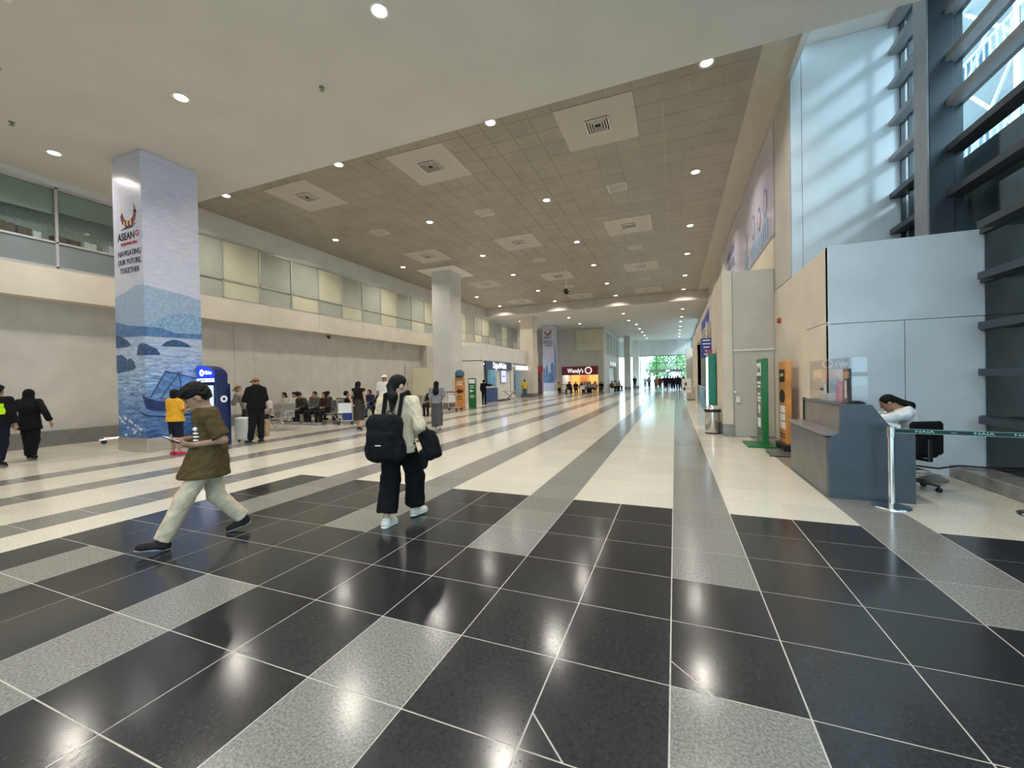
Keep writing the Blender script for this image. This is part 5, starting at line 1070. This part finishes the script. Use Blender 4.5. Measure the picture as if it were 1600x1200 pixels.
person('tall man in white tee and backwards white cap walking away', (-9.80, 12.05, 0), CV(.15, 1), 1.84, P2, walk(.12), 'tan', dict(c=(.75, .72, .66), loose=.03, hem=.07, sleeve=.42), dict(c=(.07, .06, .045), loose=.02), (.3, .3, .3), 'buzz', cap=((.75, .72, .68), -1))
person('woman with very long black hair in grey top and trousers', (-7.24, 11.47, 0), CV(.05, 1), 1.58, P2, dict(walk(.06), elR=(.27, .02, 1.14), wrR=(.26, .2, 1.20)), 'fair', dict(c=(.22, .22, .23), loose=.02, hem=.02, sleeve=.5), dict(c=(.085, .082, .085), loose=.045, flare=.035), (.55, .45, .42), 'long')
person('man in black standing at the navy service counter', (-11.80, 24.5, 0), CV(.45, .9), 1.62, .02, dict(elR=(.36, .1, 1.30), wrR=(.5, .25, 1.32)), 'tan', dict(c=DK, loose=.02, hem=.05, sleeve=.95), dict(c=DK, loose=.015), DK, 'short')
person('person in yellow shirt and grey trousers at the second shop', (-12.0, 33.0, 0), CV(0, 1), 1.58, .02, None, 'tan', dict(c=(.75, .55, .04), loose=.03, hem=.06, sleeve=.45), dict(c=(.10, .11, .12), loose=.04, flare=.03), (.6, .6, .6), 'short')

# woman resting at the desk
dw = dict(pelvis=(0, 0, .61), chest=(0, .07, .91), neck=(0, .17, 1.07), head=(0, .30, 1.175), look=(0, .84, -.54), shL=(-.17, .14, 1.03), shR=(.17, .14, 1.03), elL=(-.23, .36, .95), elR=(.22, .34, .95), wrL=(-.03, .53, 1.02), wrR=(.04, .50, 1.06), hdL=(.8, .4, 0), hdR=(-.8, .4, 0),
          hipL=(-.09, .02, .58), hipR=(.09, .02, .58), knL=(-.1, .38, .56), knR=(.1, .38, .56), anL=(-.1, .30, .32), anR=(.1, .30, .32), heL=(-.1, .25, .24), heR=(.1, .25, .24), toL=(-.11, .45, .24), toR=(.11, .45, .24))
person('woman in white blouse at the desk with her head bent down', (3.06, 7.20, 0), (-.97, .24), 1.64, .0105, dw, 'tan', dict(c=(.78, .76, .76), loose=.026, hem=.02, sleeve=.93, kind='blouse', name='blouse'), dict(c=(.012, .012, .016), loose=.015), (.01, .01, .01), 'ponytail', face_detail=True)

# seated travellers
SEAT = [(-14.95, 12.1, -.1, (.46, .42, .34), (.25, .28, .32), 'long', 0, 'seated woman with long hair and cream top on front bench'),
        (-14.35, 12.1, .1, (.62, .60, .50), (.012, .014, .025), 'short', .0, 'seated young man in white tee with crossed dark legs on front bench'),
        (-13.8, 12.1, .0, (.05, .045, .035), (.015, .015, .02), 'short', .22, 'seated man in dark brown top bent over a phone on front bench'),
        (-13.2, 12.1, .0, (.08, .085, .075), (.02, .02, .02), 'buzz', .05, 'seated close cropped man in dark striped shirt on front bench'),
        (-12.65, 12.1, .0, (.05, .03, .03), (.02, .02, .025), 'bob', .10, 'seated person in dark top near the blue suitcase'),
        (-15.2, 13.0, 0, (.4, .35, .26), (.05, .05, .06), 'bob', .0, 'person with bobbed hair seated on rear bench at far left'),
        (-14.2, 13.0, 0, (.30, .02, .04), (.05, .05, .06), 'veil', .0, 'person in dark veil and red top seated on rear bench'),
        (-13.5, 13.0, 0, (.04, .04, .04), (.05, .05, .06), 'short', .0, 'dark haired person in black seated on rear bench'),
        (-12.5, 13.0, 0, (.65, .62, .56), (.05, .05, .06), 'short', .0, 'person in white hoodie seated at right end of rear bench'),
        (-12.95, 9.9, 0, (.5, .46, .4), (.02, .02, .025), 'bob', .15, 'person seated low behind the man in black hoodie'),
        (-13.2, 15.2, 0, (.03, .04, .07), (.03, .06, .14), 'bob', .05, 'seated person in dark top and blue jeans beyond the white tee man'),
        (-12.6, 15.2, 0, (.02, .02, .02), (.02, .02, .03), 'short', .0, 'seated person in black beyond the white tee man'),
        (-12.25, 16.5, 0, (.45, .30, .20), (.05, .05, .05), 'long', .1, 'seated woman beside backpack woman near the empty bench'),
        (-10.75, 16.5, 0, (.02, .02, .02), (.02, .02, .02), 'short', .0, 'person in black seated at right end of empty bench')]
for x, y, a, tc, bc, hr, ln, lab in SEAT:
    back = abs(y - 13.0) < .05
    ps = sit(lean=ln)
    if 'crossed' in lab: ps.update(knL=(-.12, .36, .60), anL=(.18, .46, .55), heL=(.20, .42, .49), toL=(.26, .58, .62))
    person(lab, (x, y, 0), (a, 1) if back else (a, -1), 1.66, .017, ps, 'tan', dict(c=tc, loose=.022, hem=.02, sleeve=.9 if sum(tc) < .5 else .42), dict(c=bc, loose=.016), (.35, .33, .32) if y < 12.5 else DK, hr, group='travellers seated in the waiting area')
# far crowd near the doors
CROWD = [(-1.95, 48.6, (.18, .17, .10), (.12, .11, .08), 'man in olive clothes walking this way from the far doors'), (-1.55, 49.3, (.16, .02, .03), DK, 'person in dark red top walking from the far doors'),
         (-1.2, 55.2, DK, DK, 'first dark clad person of far queue from the left'), (-.85, 53.6, (.02, .02, .03), DK, 'dark clad person of far queue carrying a white bag'), (-.5, 54.6, DK, DK, 'third dark clad person in far queue'), (-.2, 52.8, (.015, .015, .03), DK, 'tall dark person in middle of far queue'), (.1, 54.2, DK, (.03, .03, .05), 'fifth dark clad person in far queue'),
         (.35, 52.4, (.02, .02, .02), DK, 'sixth dark clad person in far queue'), (.62, 53.8, (.02, .025, .04), DK, 'seventh dark clad person in far queue'), (.95, 52.6, DK, DK, 'rightmost dark clad person in far queue'), (-4.1, 64.0, (.3, .32, .34), (.1, .1, .1), 'pale person outside left of the far doors'), (-3.6, 64.6, (.15, .16, .2), DK, 'second person left of the far doors'), (-5.3, 60.5, DK, DK, 'dark person by the farthest column')]
for n, (x, y, tc, bc, lab) in enumerate(CROWD): person(lab, (x, y, 0), (.1 * (n % 3 - 1), -1 if n < 2 else 1), 1.60 + .035 * (n * 7 % 5), P3, walk(.1 + .03 * (n % 3)), 'tan', dict(c=tc, loose=.03, hem=.06, sleeve=.9 if n % 2 else .42), dict(c=bc, loose=.02), DK, ['short', 'long', 'short', 'bob'][n % 4], group='travellers near the far doors')
DIN = [(-12.0, 44.3, .2, (.5, .42, .1), 'short', 'diner in mustard top at left of restaurant front'), (-11.2, 45.3, .8, DK, 'short', 'diner in black beside the left cafe table'), (-10.8, 44.1, -.6, (.03, .03, .05), 'short', 'diner in navy by the middle cafe table'), (-9.7, 45.3, .9, DK, 'long', 'long haired diner in black at middle table'), (-9.2, 44.4, 0, (.45, .42, .40), 'bob', 'diner in pale top between middle and right tables'), (-8.9, 45.2, .3, (.3, .04, .04), 'short', 'diner in red top at right table'), (-8.0, 44.1, -.9, (.4, .38, .38), 'long', 'diner in grey white top at right end of restaurant'), (-7.5, 45.2, .0, DK, 'short', 'diner in black by restaurant corner'),
       (-12.3, 44.9, .4, (.03, .03, .03), 'long', 'long haired diner in black at left edge of restaurant'), (-10.1, 44.2, .3, (.02, .02, .02), 'bob', 'bob haired diner in black before the middle table'), (-8.5, 43.9, -.2, (.3, .28, .27), 'long', 'long haired diner in pale grey before right table'), (-11.6, 47.6, .5, (.35, .3, .25), 'short', 'diner in cream inside restaurant left'), (-9.6, 47.6, -.4, (.05, .05, .06), 'bob', 'diner in charcoal inside restaurant middle'), (-8.6, 47.4, .2, (.4, .1, .06), 'short', 'diner in orange red inside restaurant right'),
       (-6.9, 49.2, 1, (.10, .03, .03), 'short', 'seated person in maroon at side of restaurant block'), (-6.8, 50.6, 1, (.4, .36, .3), 'bob', 'seated person in cream at side of restaurant block'), (-6.8, 52.2, 1, (.12, .1, .09), 'long', 'seated person in brown at side of restaurant block'), (-6.7, 54.0, 1, (.3, .2, .15), 'short', 'farthest seated person at side of restaurant block')]
for n, (x, y, a, tc, hr, lab) in enumerate(DIN):
    person(lab, (x, y, 0), (a, -1 + abs(a) * .6), 1.66, P3, sit(lean=.08 * (n % 2)), 'tan', dict(c=tc, loose=.02, hem=.02, sleeve=.6), dict(c=DK, loose=.02), DK, hr, group='people seated at the restaurant')
    f_ = unit((a, -1 + abs(a) * .6, 0)); t = thing('cafe_chair', 'dark cafe chair under the ' + lab.replace('seated ', '')[:60], 'chair', (x, y, 0), math.atan2(-f_[0], f_[1]), 'restaurant chairs')
    MB().bbox(-.2, .2, -.2, .2, .40, .44, .01).build('seat', 'black_plastic', t); MB().bbox(-.2, .2, -.23, -.20, .5, .85, .008).build('backrest', 'black_plastic', t)
    for sx in (-.17, .17):
        for sy in (-.18, .17): MB().tube((sx, sy, 0), (sx, sy, .4 if sy > 0 else .8), .014, n=6).build('leg', 'steel', t)
